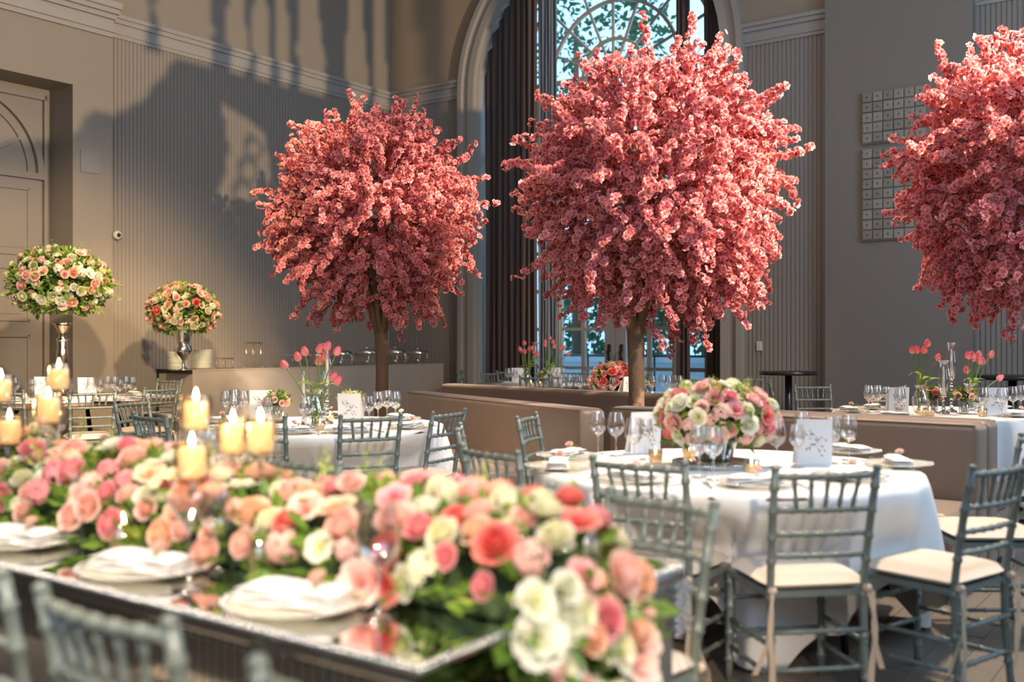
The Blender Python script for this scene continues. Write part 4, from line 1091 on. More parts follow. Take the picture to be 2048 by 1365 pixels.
# crystal candlestick, taper, hurricane chimney
def candlestick(h, big=False):
    t = empty('crystal_candlestick'); q = MB(); q.lathe([(0.001,0),(0.048,0),(0.046,0.010),(0.030,0.018),(0.012,0.026),(0.001,0.028)], 10); q.build('foot', M['crystal'], t, False)
    z = 0.026; k = 0
    while z < h-0.03:
        r = 0.019 if k % 2 == 0 else 0.012; q = MB(); q.ball((0,0,z+r*0.9), r, 8, 5); q.build('crystal_bead', M['crystal'], t, False); z += r*1.8; k += 1
    q = MB(); q.lathe([(0.006,z),(0.018,z+0.006),(0.026,z+0.018),(0.020,z+0.02),(0.001,z+0.012)], 12); q.build('candle_cup', M['silver'], t)
    t['top'] = z+0.012; return proto(t)
CS1 = candlestick(0.16); CS2 = candlestick(0.28)
tp = empty('taper_candle'); q = MB(); q.lathe([(0.001,0),(0.012,0),(0.0105,0.20),(0.006,0.235),(0.001,0.245)], 12); q.build('wax', M['taper'], tp); q = MB(); q.tube([(0,0,0.243),(0.001,0,0.258)], 0.0012, 5); q.build('wick', M['wick'], tp); proto(tp)
hu = empty('hurricane_shade'); q = MB(); q.lathe([(0.022,0.0),(0.030,0.02),(0.044,0.09),(0.043,0.15),(0.032,0.225),(0.034,0.26),(0.052,0.30)], 24); q.build('glass_chimney', M['glass'], hu)
q = MB(); q.lathe([(0.020,-0.006),(0.028,-0.004),(0.028,0.004),(0.020,0.004)], 18); q.build('collar', M['silver'], hu); proto(hu)

def G(x, Y, place, p=G_BIG, s=1.0):
    nm = {'wine_glass':'clear stemmed wine glass', 'champagne_flute':'clear champagne flute', 'martini_glass':'wide clear cocktail glass'}
    o = dup(p, px(x, Y, TZ), R_.uniform(0, 6), s); return reg(o, nm[p.name.split('.')[0]], place, 'glass')
def setting(x, Y, c, place, cutlery=True, bud=True):
    p = px(x, Y, TZ); d = Vector((c[0]-p.x, c[1]-p.y, 0)); a = math.atan2(d.y, d.x)-PI/2
    reg(dup(ch, p, a), 'beaded glass charger plate', place, 'plate')
    reg(dup(np_, p+Vector((0,0,0.013)), a+R_.uniform(-.2,.2)), 'white folded napkin', place, 'napkin')
    if bud: reg(dup(rb, p+Vector((0.01,0.0,0.056)), a+1.0), 'blush rosebud', place, 'flower')
    if cutlery:
        e = Vector((math.cos(a), math.sin(a), 0))
        reg(dup(kn, p+e*0.195, a), 'silver dinner knife', place, 'knife'); reg(dup(fk, p-e*0.195, a), 'silver dinner fork', place, 'fork')
def card(x, Y, place, rz=0.0): reg(dup(cd_, px(x, Y, TZ), rz), 'white sprig-printed menu card', place, 'menu card')
def votive(x, Y, place): reg(dup(vt, px(x, Y, TZ), 0), 'small lit votive candle', place, 'candle')
def tulips(x, Y, place, which, heads, seed):
    b = px(x, Y, TZ); rng = random.Random(seed); o = dup(vp, b, 0.3, 1.2 if Y < 8 else 1.05); tag(o, f'pleated glass tulip vase {which} {place}', 'vase', 'pleated tulip vases')
    for i, (hx, hy) in enumerate(heads):
        z = 1.37-(hy-682)/2050*Y-0.035; top = Vector(((hx-1024)/2050*Y-b.x, rng.uniform(-.05,.05), z-TZ))
        t = empty('tulip', b)
        mid = Vector((top.x*0.35, top.y*0.4, top.z*0.62)); b0 = Vector((rng.uniform(-.02,.02), rng.uniform(-.02,.02), 0.02))
        pts = []
        for k in range(9):
            f = k/8; pts.append(b0*(1-f)**2+mid*2*f*(1-f)+top*f*f)
        q = MB(); q.tube(pts, 0.0045, 6); q.build('stem', M['stem'], t)
        d = (pts[-1]-pts[-2]).normalized(); q = MB()
        for k in range(6):
            a = 2*PI*k/6; r = 0.027 if k % 2 else 0.022; u = Vector((math.cos(a), math.sin(a), 0)); v = Vector((-math.sin(a), math.cos(a), 0)); vs = []; tn = []
            for j, (rr, zz, ww) in enumerate(((0.1,0,0.3),(0.85,0.014,0.95),(1.0,0.034,1.05),(0.72,0.058,0.66),(0.35,0.074,0.05))):
                for e in (-1, 0, 1): vs.append(u*r*rr*(1-0.12*abs(e))+v*r*0.62*ww*e+Vector((0,0,zz))); tn.append(0.0+0.26*j)
            q.add(vs, [(j*3+e, j*3+e+1, j*3+e+4, j*3+e+3) for j in range(4) for e in range(2)], tones=tn)
        o = q.build('bloom', P['tulip'], t); o.location = top; o.rotation_euler = d.to_track_quat('Z','Y').to_euler()
        if i % 3 != 2:
            a = rng.uniform(0, 2*PI); q = MB(); vs = []; L = rng.uniform(0.16, 0.26); u = Vector((math.cos(a), math.sin(a)*0.6, 0)); st = pts[3]
            for k in range(7):
                f = k/6; c = st+u*L*f*f*0.9+Vector((0,0,L*(0.9*f-0.55*f*f*f*1.2))); w_ = 0.018*math.sin(PI*min(1, 0.15+f*0.85)); v = Vector((-u.y, u.x, 0.3))
                vs += [c-v*w_, c+v*w_]
            q.add(vs, [(2*k,2*k+1,2*k+3,2*k+2) for k in range(6)]); q.build('leaf', M['leaf2'], t)
        reg(t, 'pink tulip', f'{which} {place[3:]}'.replace('of the ', 'of '), 'tulip')
def candle_set(x, Y, place, tall, which, shade=True):
    b = px(x, Y, TZ); c = CS2 if tall else CS1; o = dup(c, b, 0); tag(o, f'{"tall" if tall else "short"} stacked crystal candlestick {which} {place}', 'candlestick')
    z = c['top']; o = dup(tp, b+Vector((0,0,z)), 0); tag(o, f'unlit cream taper candle {which} {place}', 'candle')
    if shade: o = dup(hu, b+Vector((0,0,z-0.004)), 0); tag(o, f'flared clear hurricane shade {which} {place}', 'candle shade')
def posy(x, Y, place, seed, pal=('peach','blush','blush')):
    t = empty('flower_posy', px(x, Y, TZ)); 
    q = MB(); q.lathe([(0.001,0),(0.036,0),(0.040,0.03),(0.046,0.10),(0.043,0.10),(0.037,0.03),(0.001,0.006)], 20); q.build('glass_vase', M['glass'], t)
    q = MB()
    for k in range(6): q.tube([(0.02*math.cos(k), 0.02*math.sin(k), 0.008), (0.03*math.cos(k+1), 0.03*math.sin(k+1), 0.12)], 0.0025, 5)
    q.build('stems', M['stem'], t)
    bouquet(t, (0,0,0.145), (0.085,0.080,0.055), pal, 18, 0.028, seed, -0.3, 60, 0.05, kinds=('rose','rose','open','bud'))
    return t
MIX = ('blush','blush','pink','coral','cream','white','peach','blush')
WHITEISH = ('cream','white','blush','cream','blush','peach')
p1, p2, p3, p4, p5, p6 = 'on front right table', 'on mid left table', 'on far left table', 'on window table', 'on table behind large tree', 'on right rear table'
# --- front right table (T1)
def mirror_tray(c, r, label):
    t = empty('mirror_tray', c); tag(t, label, 'tray')
    q = MB(); q.lathe([(0.001,0.0),(r,0.0),(r,0.022),(r-0.004,0.024),(0.001,0.024)], 48); q.build('mirror_base', M['mirror'], t)
    q = MB()
    for row in range(2):
        for i in range(90):
            a = 2*PI*i/90; q.ball(((r+0.003)*math.cos(a), (r+0.003)*math.sin(a), 0.007+row*0.012), 0.0058, 5, 4)
    o = q.build('bead_trim', M['bead'], t); o['kind'] = 'stuff'
c1 = px(1430, 4.98, TZ)
mirror_tray(c1, 0.20, 'round mirrored tray with beaded edge under the front right flower bowl')
t = empty('flower_arrangement', c1+Vector((0,0,0.024))); tag(t, 'low pink, coral and cream flower arrangement on the front right table', 'flower arrangement')
q = MB(); q.lathe([(0.001,0),(0.075,0),(0.085,0.02),(0.105,0.09),(0.115,0.11),(0.110,0.11),(0.08,0.02),(0.001,0.012)], 28); q.build('glass_bowl', M['glass'], t)
q = MB()
for k in range(14): a = k*2.4; q.tube([(0.06*math.cos(a), 0.06*math.sin(a), 0.014), (0.07*math.cos(a+1), 0.07*math.sin(a+1), 0.12)], 0.0035, 5)
q.build('stems', M['stem'], t)
bouquet(t, (0,0,0.205), (0.265,0.235,0.155), ('blush','pink','coral','cream','white','blush','cream','blush'), 95, 0.046, 5, -0.55, 300, 0.07, spikes=6, kinds=('rose','rose','rose','open','open','pom'))
for x, Y, g_ in ((1196, 5.50, G_BIG), (1232, 5.42, G_BIG), (1268, 5.02, G_BIG), (1292, 5.25, G_MED), (1398, 4.56, G_BIG), (1427, 4.48, G_BIG), (1553, 4.92, G_BIG), (1594, 4.92, G_MED), (1604, 5.45, G_BIG), (1664, 5.08, G_BIG), (1676, 5.45, G_MED), (1698, 5.22, G_BIG)): G(x, Y, p1, g_)
card(1291, 5.50, p1, 0.25); card(1628, 4.98, p1, -0.05)
votive(1311, 5.12, p1); votive(1503, 4.68, p1); votive(1378, 5.3, p1)
for x, Y in ((1135, 5.30), (1116, 4.86), (1270, 4.42), (1510, 4.28), (1700, 4.50), (1795, 4.95), (1700, 5.52)): setting(x, Y, T1, p1)
# --- mid left table (T2)
tulips(629, 7.12, p2, 'left of the card', [(640,698),(655,692),(634,722),(662,752),(611,703),(598,713),(572,728),(668,702),(645,712),(671,759)], 3)
candle_set(607, 7.25, p2, False, 'left of the tulips', False); candle_set(654, 7.5, p2, True, 'right of the tulips')
t = posy(553, 7.85, p2, 21); tag(t, 'small blush rose posy in clear vase left of tulips on mid left table', 'flower posy', 'small rose posies')
t = posy(702, 7.98, p2, 22, ('peach','cream','blush')); tag(t, 'small peach posy behind the menu card on mid left table', 'flower posy', 'small rose posies')
for x, Y, g_ in ((756, 7.62, G_BIG), (774, 7.80, G_BIG), (791, 7.66, G_BIG), (738, 7.38, G_MED), (728, 7.7, G_FLU), (452, 7.7, G_BIG), (469, 7.95, G_BIG), (487, 7.75, G_BIG), (468, 7.45, G_MED), (536, 7.3, G_MED), (612, 6.95, G_BIG)): G(x, Y, p2, g_)
card(699, 7.42, p2, -0.15); card(522, 7.95, p2, 0.1)
votive(640, 6.98, p2); votive(566, 7.6, p2); votive(660, 7.75, p2)
for x, Y in ((585, 6.72), (700, 6.80), (822, 7.12), (800, 7.85), (470, 7.02), (442, 7.6), (660, 8.12)): setting(x, Y, T2, p2)
# --- far left table (T3)
tv = empty('tall_vase', px(125, 11.0, TZ)); tag(tv, 'tall mercury silver trumpet vase on the far left table', 'vase')
q = MB(); q.lathe([(0.001,0),(0.095,0),(0.092,0.012),(0.05,0.03),(0.026,0.07),(0.030,0.14),(0.042,0.26),(0.056,0.36),(0.066,0.44),(0.060,0.50),(0.052,0.53),(0.058,0.58),(0.040,0.63),(0.036,0.68),(0.060,0.72),(0.075,0.76),(0.11,0.80),(0.105,0.80),(0.06,0.76),(0.001,0.75)], 28); q.build('body', M['gold'], tv)
q = MB(); q.lathe([(0.052,0.60),(0.066,0.61),(0.066,0.625),(0.045,0.635)], 28); q.build('ring', M['silver'], tv)
t = empty('flower_arrangement', px(122, 11.0, TZ+0.80)); t.location.z += 0.07; tag(t, 'large round arrangement of cream and blush flowers on the tall silver vase', 'flower arrangement')
bouquet(t, (-0.02,0,0.36), (0.50,0.46,0.36), WHITEISH, 230, 0.050, 8, -0.75, 1100, 0.075, spikes=7, outer=1.12)
rg = random.Random(4); q = MB()
for k in range(16):
    a = rg.uniform(0, 2*PI); L = rg.uniform(0.5, 0.66); e = Vector((math.cos(a)*L, math.sin(a)*L, rg.uniform(0.0, 0.4)))
    q.tube([(0,0,0.25), e*0.6+Vector((0,0,0.2)), e], 0.003, 4)
    for i in range(14):
        f = 0.6+0.4*i/13; c = e*f+Vector((0,0,0.2*(1-f)*2)); d = sph(rg); q.add([c, c+d*0.03+Vector((0,0,.01)), c+d*0.055, c+d*0.03-Vector((0,0,.01))], [(0,1,2,3)])
o = q.build('fern_sprays', M['leaf2'], t, False); o['kind'] = 'stuff'
for x, Y, g_ in ((8, 10.6, G_BIG), (30, 10.5, G_BIG), (65, 10.7, G_MED), (142, 10.8, G_FLU), (182, 10.6, G_BIG), (200, 10.4, G_MED), (215, 10.9, G_BIG), (229, 10.8, G_BIG), (240, 10.5, G_MED), (252, 10.9, G_BIG), (264, 10.7, G_BIG)): G(x, Y, p3, g_)
card(86, 10.9, p3, 0.1); card(172, 10.7, p3, -0.1)
votive(52, 10.35, p3); votive(192, 10.25, p3); votive(110, 10.5, p3)
for x, Y in ((95, 10.05), (215, 10.15), (290, 10.7), (268, 11.4), (15, 10.2)): setting(x, Y, T3, p3)
# urn on the buffet
ub = on_buffet(361, 1.26)+Vector((0.06,-0.08,0)); un = empty('silver_urn', ub); tag(un, 'polished silver trumpet urn at the left end of the buffet', 'urn')
q = MB(); q.lathe([(0.001,0),(0.085,0),(0.082,0.012),(0.045,0.03),(0.022,0.06),(0.024,0.12),(0.06,0.16),(0.10,0.21),(0.112,0.26),(0.100,0.30),(0.075,0.33),(0.078,0.36),(0.09,0.42),(0.11,0.50),(0.118,0.54),(0.112,0.54),(0.085,0.42),(0.001,0.40)], 32); q.build('body', M['silver'], un)
q = MB(); q.lathe([(0.070,0.325),(0.082,0.33),(0.082,0.345),(0.070,0.35)], 32); q.build('band', M['silver'], un)
t = empty('flower_arrangement', ub+Vector((0,0,0.54))); tag(t, 'round blush and cream flower arrangement in the silver urn on the buffet', 'flower arrangement')
bouquet(t, (0,0,0.22), (0.42,0.38,0.33), WHITEISH+('coral','blush'), 190, 0.050, 9, -0.72, 800, 0.065, outer=1.12)
# --- far wooden table (T4)
tulips(1053, 13.9, p4, 'left of the hurricane', [(1049,686),(1041,698),(1044,702),(1050,703),(1058,698),(1063,696),(1067,704),(1073,708)], 5)
tulips(1093, 14.2, p4, 'right of the hurricane', [(1099,676),(1091,684),(1105,684),(1091,690),(1107,692),(1119,696),(1125,695),(1133,706)], 6)
candle_set(1071, 14.6, p4, True, 'between the tulips'); t = posy(1090, 13.9, p4, 31, ('blush','cream','peach')); tag(t, 'pale rose posy between the tulip vases on the far window table', 'flower posy', 'small rose posies')
for x, Y, g_ in ((1016, 14.1, G_BIG), (1023, 14.3, G_BIG), (1030, 14.1, G_MED), (1118, 14.1, G_BIG), (1126, 14.4, G_BIG)): G(x, Y, p4, g_)
card(1036, 14.5, p4); card(1112, 14.6, p4); votive(1062, 13.85, p4); votive(1080, 13.8, p4)
for x, Y in ((1020, 14.0), (1105, 13.95)): setting(x, Y, T4, p4, False, False)
# --- table behind the large tree (T5)
t = empty('flower_arrangement', px(1231, 11.3, TZ)); tag(t, 'low pink and coral flower arrangement left of the large tree trunk', 'flower arrangement')
q = MB(); q.lathe([(0.001,0),(0.07,0),(0.08,0.02),(0.10,0.09),(0.095,0.09),(0.07,0.02),(0.001,0.012)], 24); q.build('glass_bowl', M['glass'], t)
bouquet(t, (0,0,0.18), (0.28,0.25,0.17), ('blush','pink','coral','blush','pink','cream'), 90, 0.046, 12, -0.55, 280, 0.07, spikes=5)
t = posy(1292, 11.2, p5, 33, ('cream','blush')); tag(t, 'small cream and green posy right of the large tree trunk', 'flower posy', 'small rose posies')
for x, Y, g_ in ((1124, 11.2, G_BIG), (1140, 11.35, G_BIG), (1160, 11.2, G_BIG), (1226, 10.8, G_BIG), (1304, 10.95, G_BIG), (1325, 11.4, G_BIG), (1337, 11.15, G_BIG), (1348, 11.35, G_BIG), (1358, 11.2, G_BIG), (1288, 11.0, G_MED)): G(x, Y, p5, g_)
votive(1176, 10.85, p5); votive(1214, 10.75, p5); votive(1237, 10.82, p5); votive(1305, 10.72, p5)
card(1254, 10.95, p5, 0.9)
for x, Y in ((1135, 11.0), (1345, 10.95), (1400, 11.4), (1190, 10.75)): setting(x, Y, T5, p5, False, False)
# --- right rear table (T6)
tulips(1841, 8.62, p6, 'left of the hurricanes', [(1825,700),(1834,699),(1844,700),(1857,686),(1873,714)], 7)
tulips(1940, 8.95, p6, 'right of the hurricanes', [(1934,711),(1941,710),(1945,716),(1959,709),(1957,722),(1967,722),(1977,708),(1936,740),(1999,752)], 8)
candle_set(1887, 8.55, p6, False, 'nearer'); candle_set(1903, 8.75, p6, True, 'farther')
t = posy(1866, 8.75, p6, 41, ('peach','peach','coral')); tag(t, 'peach rose posy beside the left tulip vase on the rear table', 'flower posy', 'small rose posies')
t = posy(1928, 8.6, p6, 42, ('blush','peach','blush')); tag(t, 'blush rose posy right of the crystal candlesticks on rear table', 'flower posy', 'small rose posies')
for x, Y, g_ in ((1738, 8.7, G_BIG), (1755, 8.75, G_BIG), (1773, 9.0, G_MED), (1800, 8.15, G_BIG), (1805, 9.1, G_MED), (1966, 8.3, G_BIG), (2004, 8.15, G_BIG), (2026, 8.5, G_BIG), (2042, 8.7, G_BIG)): G(x, Y, p6, g_)
card(1797, 8.42, p6, 0.1); card(1993, 8.35, p6, -0.1)
votive(1860, 8.3, p6); votive(1965, 8.25, p6); votive(1843, 8.3, p6)
for x, Y in ((1700, 8.75), (1745, 9.1), (1790, 8.1), (1985, 9.25), (2040, 8.2)): setting(x, Y, T6, p6, False)
gb = empty('glass_bowl', px(1684, 10.2, 0)); 
bpy.data.objects.remove(gb)

# ================================================================== MIRRORED TABLE IN FRONT
NC = Vector((-0.170, 1.866, 0)); E1 = Vector((0.588, 0.809, 0)); E2 = Vector((-0.809, 0.588, 0))
TW, TL = 1.08, 4.6
def T0(a, b, z=0.0): return NC+E1*a+E2*b+Vector((0,0,z))     # a across, b along
ANG0 = math.atan2(E2.y, E2.x)
mt = empty('mirrored_table', NC, ANG0); tag(mt, 'long mirror-topped table with beaded border across the lower left', 'table')
# local frame: x along E2, -y along E1
def lb(q, b0, b1, a0, a1, z0, z1): q.box(b0, b1, -a1, -a0, z0, z1)
q = MB(); lb(q, 0.035, TL-0.035, 0.035, TW-0.035, 0.735, 0.758); q.build('mirror_top', M['mirror'], mt, False)
for (b0, b1, a0, a1) in ((0, TL, 0, 0.035), (0, TL, TW-0.035, TW), (0, 0.035, 0.035, TW-0.035), (TL-0.035, TL, 0.035, TW-0.035)):
    q = MB(); lb(q, b0, b1, a0, a1, 0.735, 0.763); bev(q.build('border_strip', M['mirrordark'], mt, False), 0.003)
q = MB(); st = 0.0145
for row, inset in ((0, 0.010), (1, 0.026)):
    nb_ = int(TL/st)
    for i in range(nb_):
        for a in (inset, TW-inset): q.ball(((i+0.5)*st, -a, 0.765), 0.0062, 5, 4)
    for i in range(int((TW-0.07)/st)):
        q.ball((inset, -(0.035+(i+0.5)*st), 0.765), 0.0062, 5, 4)
o = q.build('bead_border', M['bead'], mt); o['kind'] = 'stuff'
for (b0, b1, a0, a1, nm) in ((0.02, TL-0.02, 0.012, 0.03, 'apron'), (0.02, TL-0.02, TW-0.03, TW-0.012, 'apron'), (0.012, 0.03, 0.02, TW-0.02, 'apron')):
    q = MB(); lb(q, b0, b1, a0, a1, 0.60, 0.735); q.build(nm, M['mirrordark'], mt, False)
# narrow mirror strips on the aprons
k = 0; strip = None
for side in (0, 1):
    n_ = 120 if side == 0 else 34
    for i in range(n_):
        if strip is None:
            q = MB(); q.box(-0.012, 0.012, -0.004, 0.004, 0.612, 0.726); o = q.build('mirror_strip', M['mirrordark'], mt, False); bev(o, 0.002, 1); strip = o.data
        else: o = link('mirror_strip', strip, mt)
        if side == 0: o.location = (0.045+i*0.030, -0.011, 0)
        else: o.location = (0.011, -(0.04+i*0.030), 0); o.rotation_euler = (0, 0, PI/2)
for b_, a_ in ((0.07, 0.07), (0.07, TW-0.07), (TL-0.07, 0.07), (TL-0.07, TW-0.07)):
    q = MB(); lb(q, b_-0.045, b_+0.045, a_-0.045, a_+0.045, 0.0, 0.60); bev(q.build('leg', M['mirrordark'], mt, False), 0.006)
# crystal drops at the corners
for k, (b_, a_) in enumerate(((0.004, TW-0.002), (0.02, TW+0.006), (0.004, TW-0.05), (0.004, 0.004))):
    q = MB()
    for j in range(7): q.ball((b_-0.010, -a_, 0.725-j*0.021), 0.0098, 8, 6)
    q.build('crystal_drop', M['crystal'], mt, False)
p0_ = 'on the mirrored table'
# chairs along the near side and the far side
def chair_T0(a, b, facing_in, label, turn=0.0):
    f = E1 if facing_in else -E1; c = T0(a, b)+f*0.23; ang = math.atan2(f.y, f.x)-PI/2+turn
    o = dup(CH, c, ang); tag(o, label, 'chair', 'chairs along the mirrored table'); return o
chair_T0(-0.32, 0.985, True, 'grey banquet chair at the lower left photo edge, beside the mirrored table')
chair_T0(-0.345, 0.405, True, 'blurred grey banquet chair nearest below the mirrored table, both posts showing')
chair_T0(-0.40, -0.27, True, 'grey chair at the bottom edge beyond the mirrored table near corner')
chair_T0(TW+0.20, 0.25, False, 'grey chair at the mirrored table right corner, in front of white cloth', -0.2)
chair_T0(TW+0.19, 0.78, False, 'grey chair behind the mirrored table flowers, only its rail showing')
chair_T0(TW+0.21, 1.75, False, 'grey chair behind the mirrored table candles, mostly hidden')
# place settings on the near side
TZ0 = 0.760
for b_ in (0.55, 1.14, 1.76):
    p = T0(0.205, b_, TZ0); a = ANG0
    o = dup(ch, p, a, 1.05); reg(o, 'large beaded glass charger', p0_, 'plate')
    reg(dup(np_, p+Vector((0,0,0.014)), a+PI+0.25, 1.15), 'white folded napkin', p0_, 'napkin'); reg(dup(rb, p+E2*-0.07+Vector((0,0,0.060)), a+2, 1.1), 'pink rosebud', p0_, 'flower')
for x, Y, g_, s_, r_ in ((757, 2.26, G_BIG, 1.12, 1), (378, 2.52, G_COUPE, 1.05, 1), (433, 2.72, G_BIG, 0.95, 1), (166, 3.12, G_COUPE, 1.0, 1), (190, 3.25, G_MED, 1.0, 1)):
    o = dup(g_, px(x, Y, TZ0), R_.uniform(0, 6), s_); reg(o, {'wine_glass':'clear stemmed wine glass','martini_glass':'wide clear cocktail glass'}[g_.name.split('.')[0]], p0_, 'glass')
# flower garland
gl = empty('flower_garland', T0(TW/2, 0, TZ0), ANG0); tag(gl, 'long garland of pink, coral, cream flowers and leaves on the mirrored table', 'flower garland')
rng = random.Random(77)
GLEN = 3.3
def gsec(b):
    """half width and height of the garland at distance b"""
    k = 1+0.10*math.sin(b*5.1)+0.07*math.sin(b*11+1)
    return (0.20+0.055*min(1, b/0.6))*k, (0.165+0.055*min(1, b/0.8)+0.02*math.sin(b*3.3+1))*k
q = MB(); vs = []; nn = 40
for i in range(nn+1):
    b = -0.02+GLEN*i/nn; hw, hh = gsec(b)
    for j in range(9):
        a = PI*j/8; vs.append((b, hw*0.70*math.cos(a), 0.004+hh*(0.70 if i > 2 else 0.35+0.12*i)*math.sin(a)))
q.add(vs, [(i*9+j, (i+1)*9+j, (i+1)*9+j+1, i*9+j+1) for i in range(nn) for j in range(8)]+[tuple(range(9))]); q.build('foliage_base', M['foam'], gl)
placed = []; cnt = 0; tries = 0
PALX = lambda b, u: ('blush','pink','peach','blush','cream','pink','cream','blush','white','blush','peach','blush') if b > 0.9 else (('blush','pink','coral','blush','peach','cream','pink','blush') if b > 0.4 else ('blush','cream','white','pink','cream','peach','coral'))
while cnt < 285 and tries < 16000:
    tries += 1; b = GLEN*rng.random()**1.25-0.02; a = rng.uniform(0.04*PI, 0.96*PI); hw, hh = gsec(b)
    s_ = rng.uniform(0.033, 0.054); p = Vector((b, hw*math.cos(a), 0.02+hh*math.sin(a)*rng.uniform(0.9, 1.1)))
    if p.z < s_*0.6 or (a < 0.2*PI and rng.random() < 0.55): continue
    if any((p-o_).length < (s_+s2)*0.64 for o_, s2 in placed): continue
    placed.append((p, s_)); n_ = Vector((0, math.cos(a)/hw, math.sin(a)/hh)).normalized()
    kind = rng.choice(('rose','rose','rose','pom','open')); put_flower(gl, kind, rng.choice(PALX(b, 0)), p, (n_+sph(rng)*0.35).normalized(), s_*(1.1 if kind == 'pom' else 1), rng); cnt += 1
# cascade over the end of the table
tries = 0; c2 = 0
while c2 < 64 and tries < 6000:
    tries += 1; y = rng.uniform(-0.21, 0.21); f = rng.random(); out = 0.02+0.09*math.sin(PI*(0.25+0.6*f)); z = 0.13-0.72*f; x_ = -out-0.03-0.04*rng.random()
    if abs(y) > 0.25-0.08*f: continue
    y += 0.16
    s_ = rng.uniform(0.034, 0.052); p = Vector((x_, y, z))
    if any((p-o_).length < (s_+s2)*0.68 for o_, s2 in placed): continue
    placed.append((p, s_)); kind = rng.choice(('rose','open','open','bud')); put_flower(gl, kind, rng.choice(('white','cream','blush','white','pink','peach')), p, (Vector((-1,y,0.35))+sph(rng)*0.3).normalized(), s_, rng); c2 += 1
def gfn(r):
    b = GLEN*r.random(); a = r.uniform(0, PI); hw, hh = gsec(b); k = r.uniform(0.76, 0.93)
    return (b, hw*k*math.cos(a), 0.01+hh*k*math.sin(a)), Vector((r.uniform(-.5,.5), math.cos(a), abs(math.sin(a))+0.1))+sph(r)*0.5
o = leaf_cloud(1700, gfn, 0.060, rng).build('foliage', M['leaf'], gl, False); o['kind'] = 'stuff'
o = leaf_cloud(420, gfn, 0.052, rng).build('pale_foliage', M['leaf2'], gl, False); o['kind'] = 'stuff'
def cfn(r):
    y = 0.15+r.uniform(-0.25, 0.23); f = r.random(); out = (0.02+0.11*math.sin(PI*(0.25+0.6*f)))*r.uniform(0.3, 1.1)
    return (-out, y*(1-0.35*f), 0.12-0.80*f), Vector((-0.8, y*1.5, 0.1-0.8*f))+sph(r)*0.5
o = leaf_cloud(950, cfn, 0.075, rng).build('trailing_foliage', M['leaf'], gl, False); o['kind'] = 'stuff'
for i in range(15):
    b = 0.1+i*0.21; q = MB(); y = rng.uniform(-0.15, 0.15); spike(q, Vector((b, y, 0.20)), Vector((rng.uniform(-.3,.3), rng.uniform(-.3,.3), 1)), rng.uniform(0.12, 0.18), rng); q.build('flower_spike', M['leaf2'], gl, False)
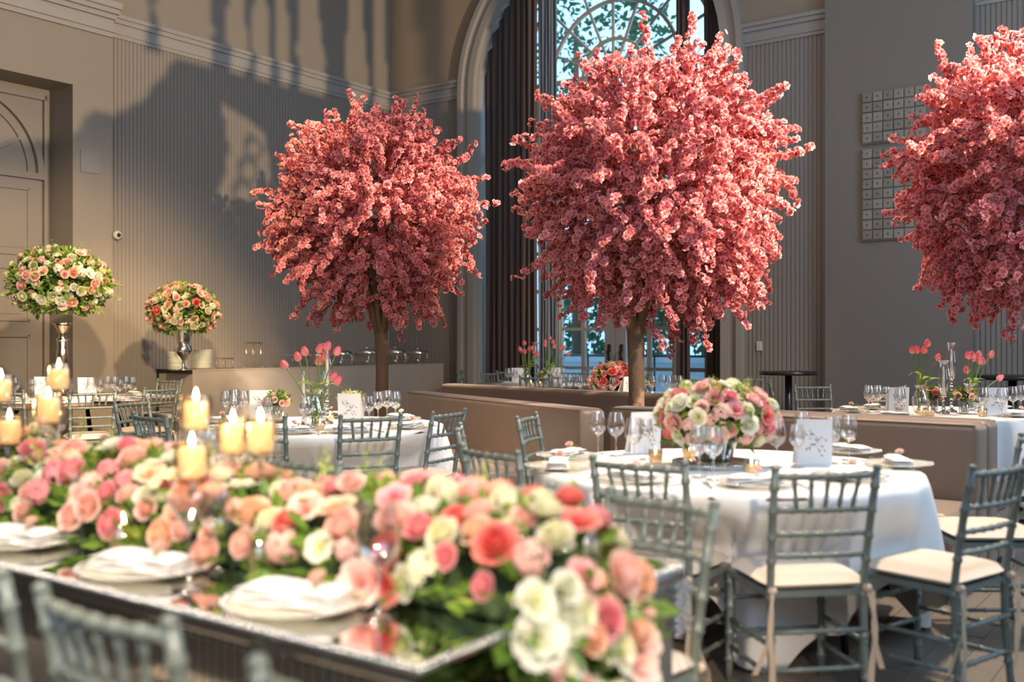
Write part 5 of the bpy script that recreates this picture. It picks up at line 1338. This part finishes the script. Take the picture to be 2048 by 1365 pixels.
# candles on crystal stems among the flowers
def tall_candle(x, ztop, label, a=None, lean=None):
    u = (x-1024)/2050; O = T0(a if a is not None else TW/2, 0); b = (u*O.y-O.x)/(E2.x-u*E2.y); p = O+E2*b+Vector((0,0,TZ0))
    hc = ztop-0.085-TZ0                     # height where the cup starts
    t = empty('candle_holder', p); tag(t, 'crystal-stemmed glass candle holder '+label, 'candle holder', 'candle holders among the garland')
    q = MB(); q.lathe([(0.001,0),(0.05,0),(0.048,0.008),(0.02,0.016),(0.007,0.03),(0.007,hc-0.06),(0.012,hc-0.05)], 12); q.build('stem', M['crystal'], t)
    for k in range(3):
        q = MB(); q.ball((0,0,hc-0.045+k*0.016), 0.013-0.002*k, 8, 5); q.build('crystal_bead', M['crystal'], t, False)
    q = MB(); q.lathe([(0.004,hc-0.008),(0.025,hc-0.004),(0.044,hc+0.010),(0.052,hc+0.040),(0.050,hc+0.075),(0.045,hc+0.105)], 24); q.build('glass_cup', M['amber'], t)
    for k in range(5):
        a_ = 2*PI*k/5; q = MB(); q.ball((0.050*math.cos(a_), 0.050*math.sin(a_), hc-0.012), 0.008, 6, 5, 1.5); q.build('crystal_drop', M['crystal'], t, False)
    c = empty('pillar_candle', p+Vector((0,0,hc+0.006))); tag(c, 'lit ivory pillar candle in the holder '+label, 'candle', 'lit candles among the garland')
    q = MB(); q.lathe([(0.001,0),(0.033,0),(0.036,0.006),(0.036,0.074),(0.033,0.079),(0.001,0.072)], 24); wx = q.build('wax', M['wax'], c)
    q = MB(); q.tube([(0,0,0.07),(0.001,0,0.084)], 0.0014, 5); q.build('wick', M['wick'], wx)
    q = MB(); q.lathe([(0.0005,0.080),(0.006,0.088),(0.0075,0.096),(0.005,0.108),(0.0005,0.122)], 12); q.build('flame', M['flame'], wx)
    l = bpy.data.lights.new('candle_light', 'POINT'); l.energy = 0.9; l.color = (1.0, 0.60, 0.25); l.shadow_soft_size = 0.02
    lo = bpy.data.objects.new('candle_light', l); col.objects.link(lo); lo.location = p+Vector((0,0,hc+0.15))
tall_candle(392, 1.185, 'highest above the left-centre garland')
tall_candle(384, 1.075, 'directly below the highest candle', a=0.36)
tall_candle(466, 1.125, 'left of the centre pair of candles')
tall_candle(521, 1.135, 'rightmost of the raised candles')
tall_candle(97, 1.165, 'second from the left photo edge')
tall_candle(19, 1.09, 'at the left edge, lower one', a=0.46)
tall_candle(2, 1.22, 'at the left edge, upper one', a=0.62)
tall_candle(118, 1.26, 'just behind the second from the left edge', a=0.80)
# two candles standing on the mirror itself
for x, Y, lit, lb_ in ((246, 2.93, True, 'lit ivory candle in glass cup standing on the mirror between napkins'), (526, 2.66, False, 'unlit cream candle in glass cup on the mirror beside right napkin')):
    c = empty('votive_candle', px(x, Y, TZ0)); tag(c, lb_, 'candle')
    q = MB(); q.lathe([(0.001,0),(0.038,0),(0.040,0.006),(0.041,0.105),(0.039,0.105),(0.038,0.010),(0.001,0.006)], 24); q.build('glass_cup', M['amber'], c)
    q = MB(); q.lathe([(0.001,0.007),(0.035,0.007),(0.035,0.072),(0.001,0.070)], 20); q.build('wax', M['wax'] if lit else M['taper'], c)
    if lit: q = MB(); q.lathe([(0.0005,0.074),(0.006,0.082),(0.008,0.090),(0.005,0.104),(0.0005,0.120)], 12); q.build('flame', M['flame'], c)

finish_labels()
for (x, Y, s_) in (): pass
# posies get their category; prototypes go away
def kill(o):
    for c in list(o.children): kill(c)
    bpy.data.objects.remove(o)
for p in PROTOS: kill(p)
n_tri = 0
print('objects', len(bpy.data.objects))
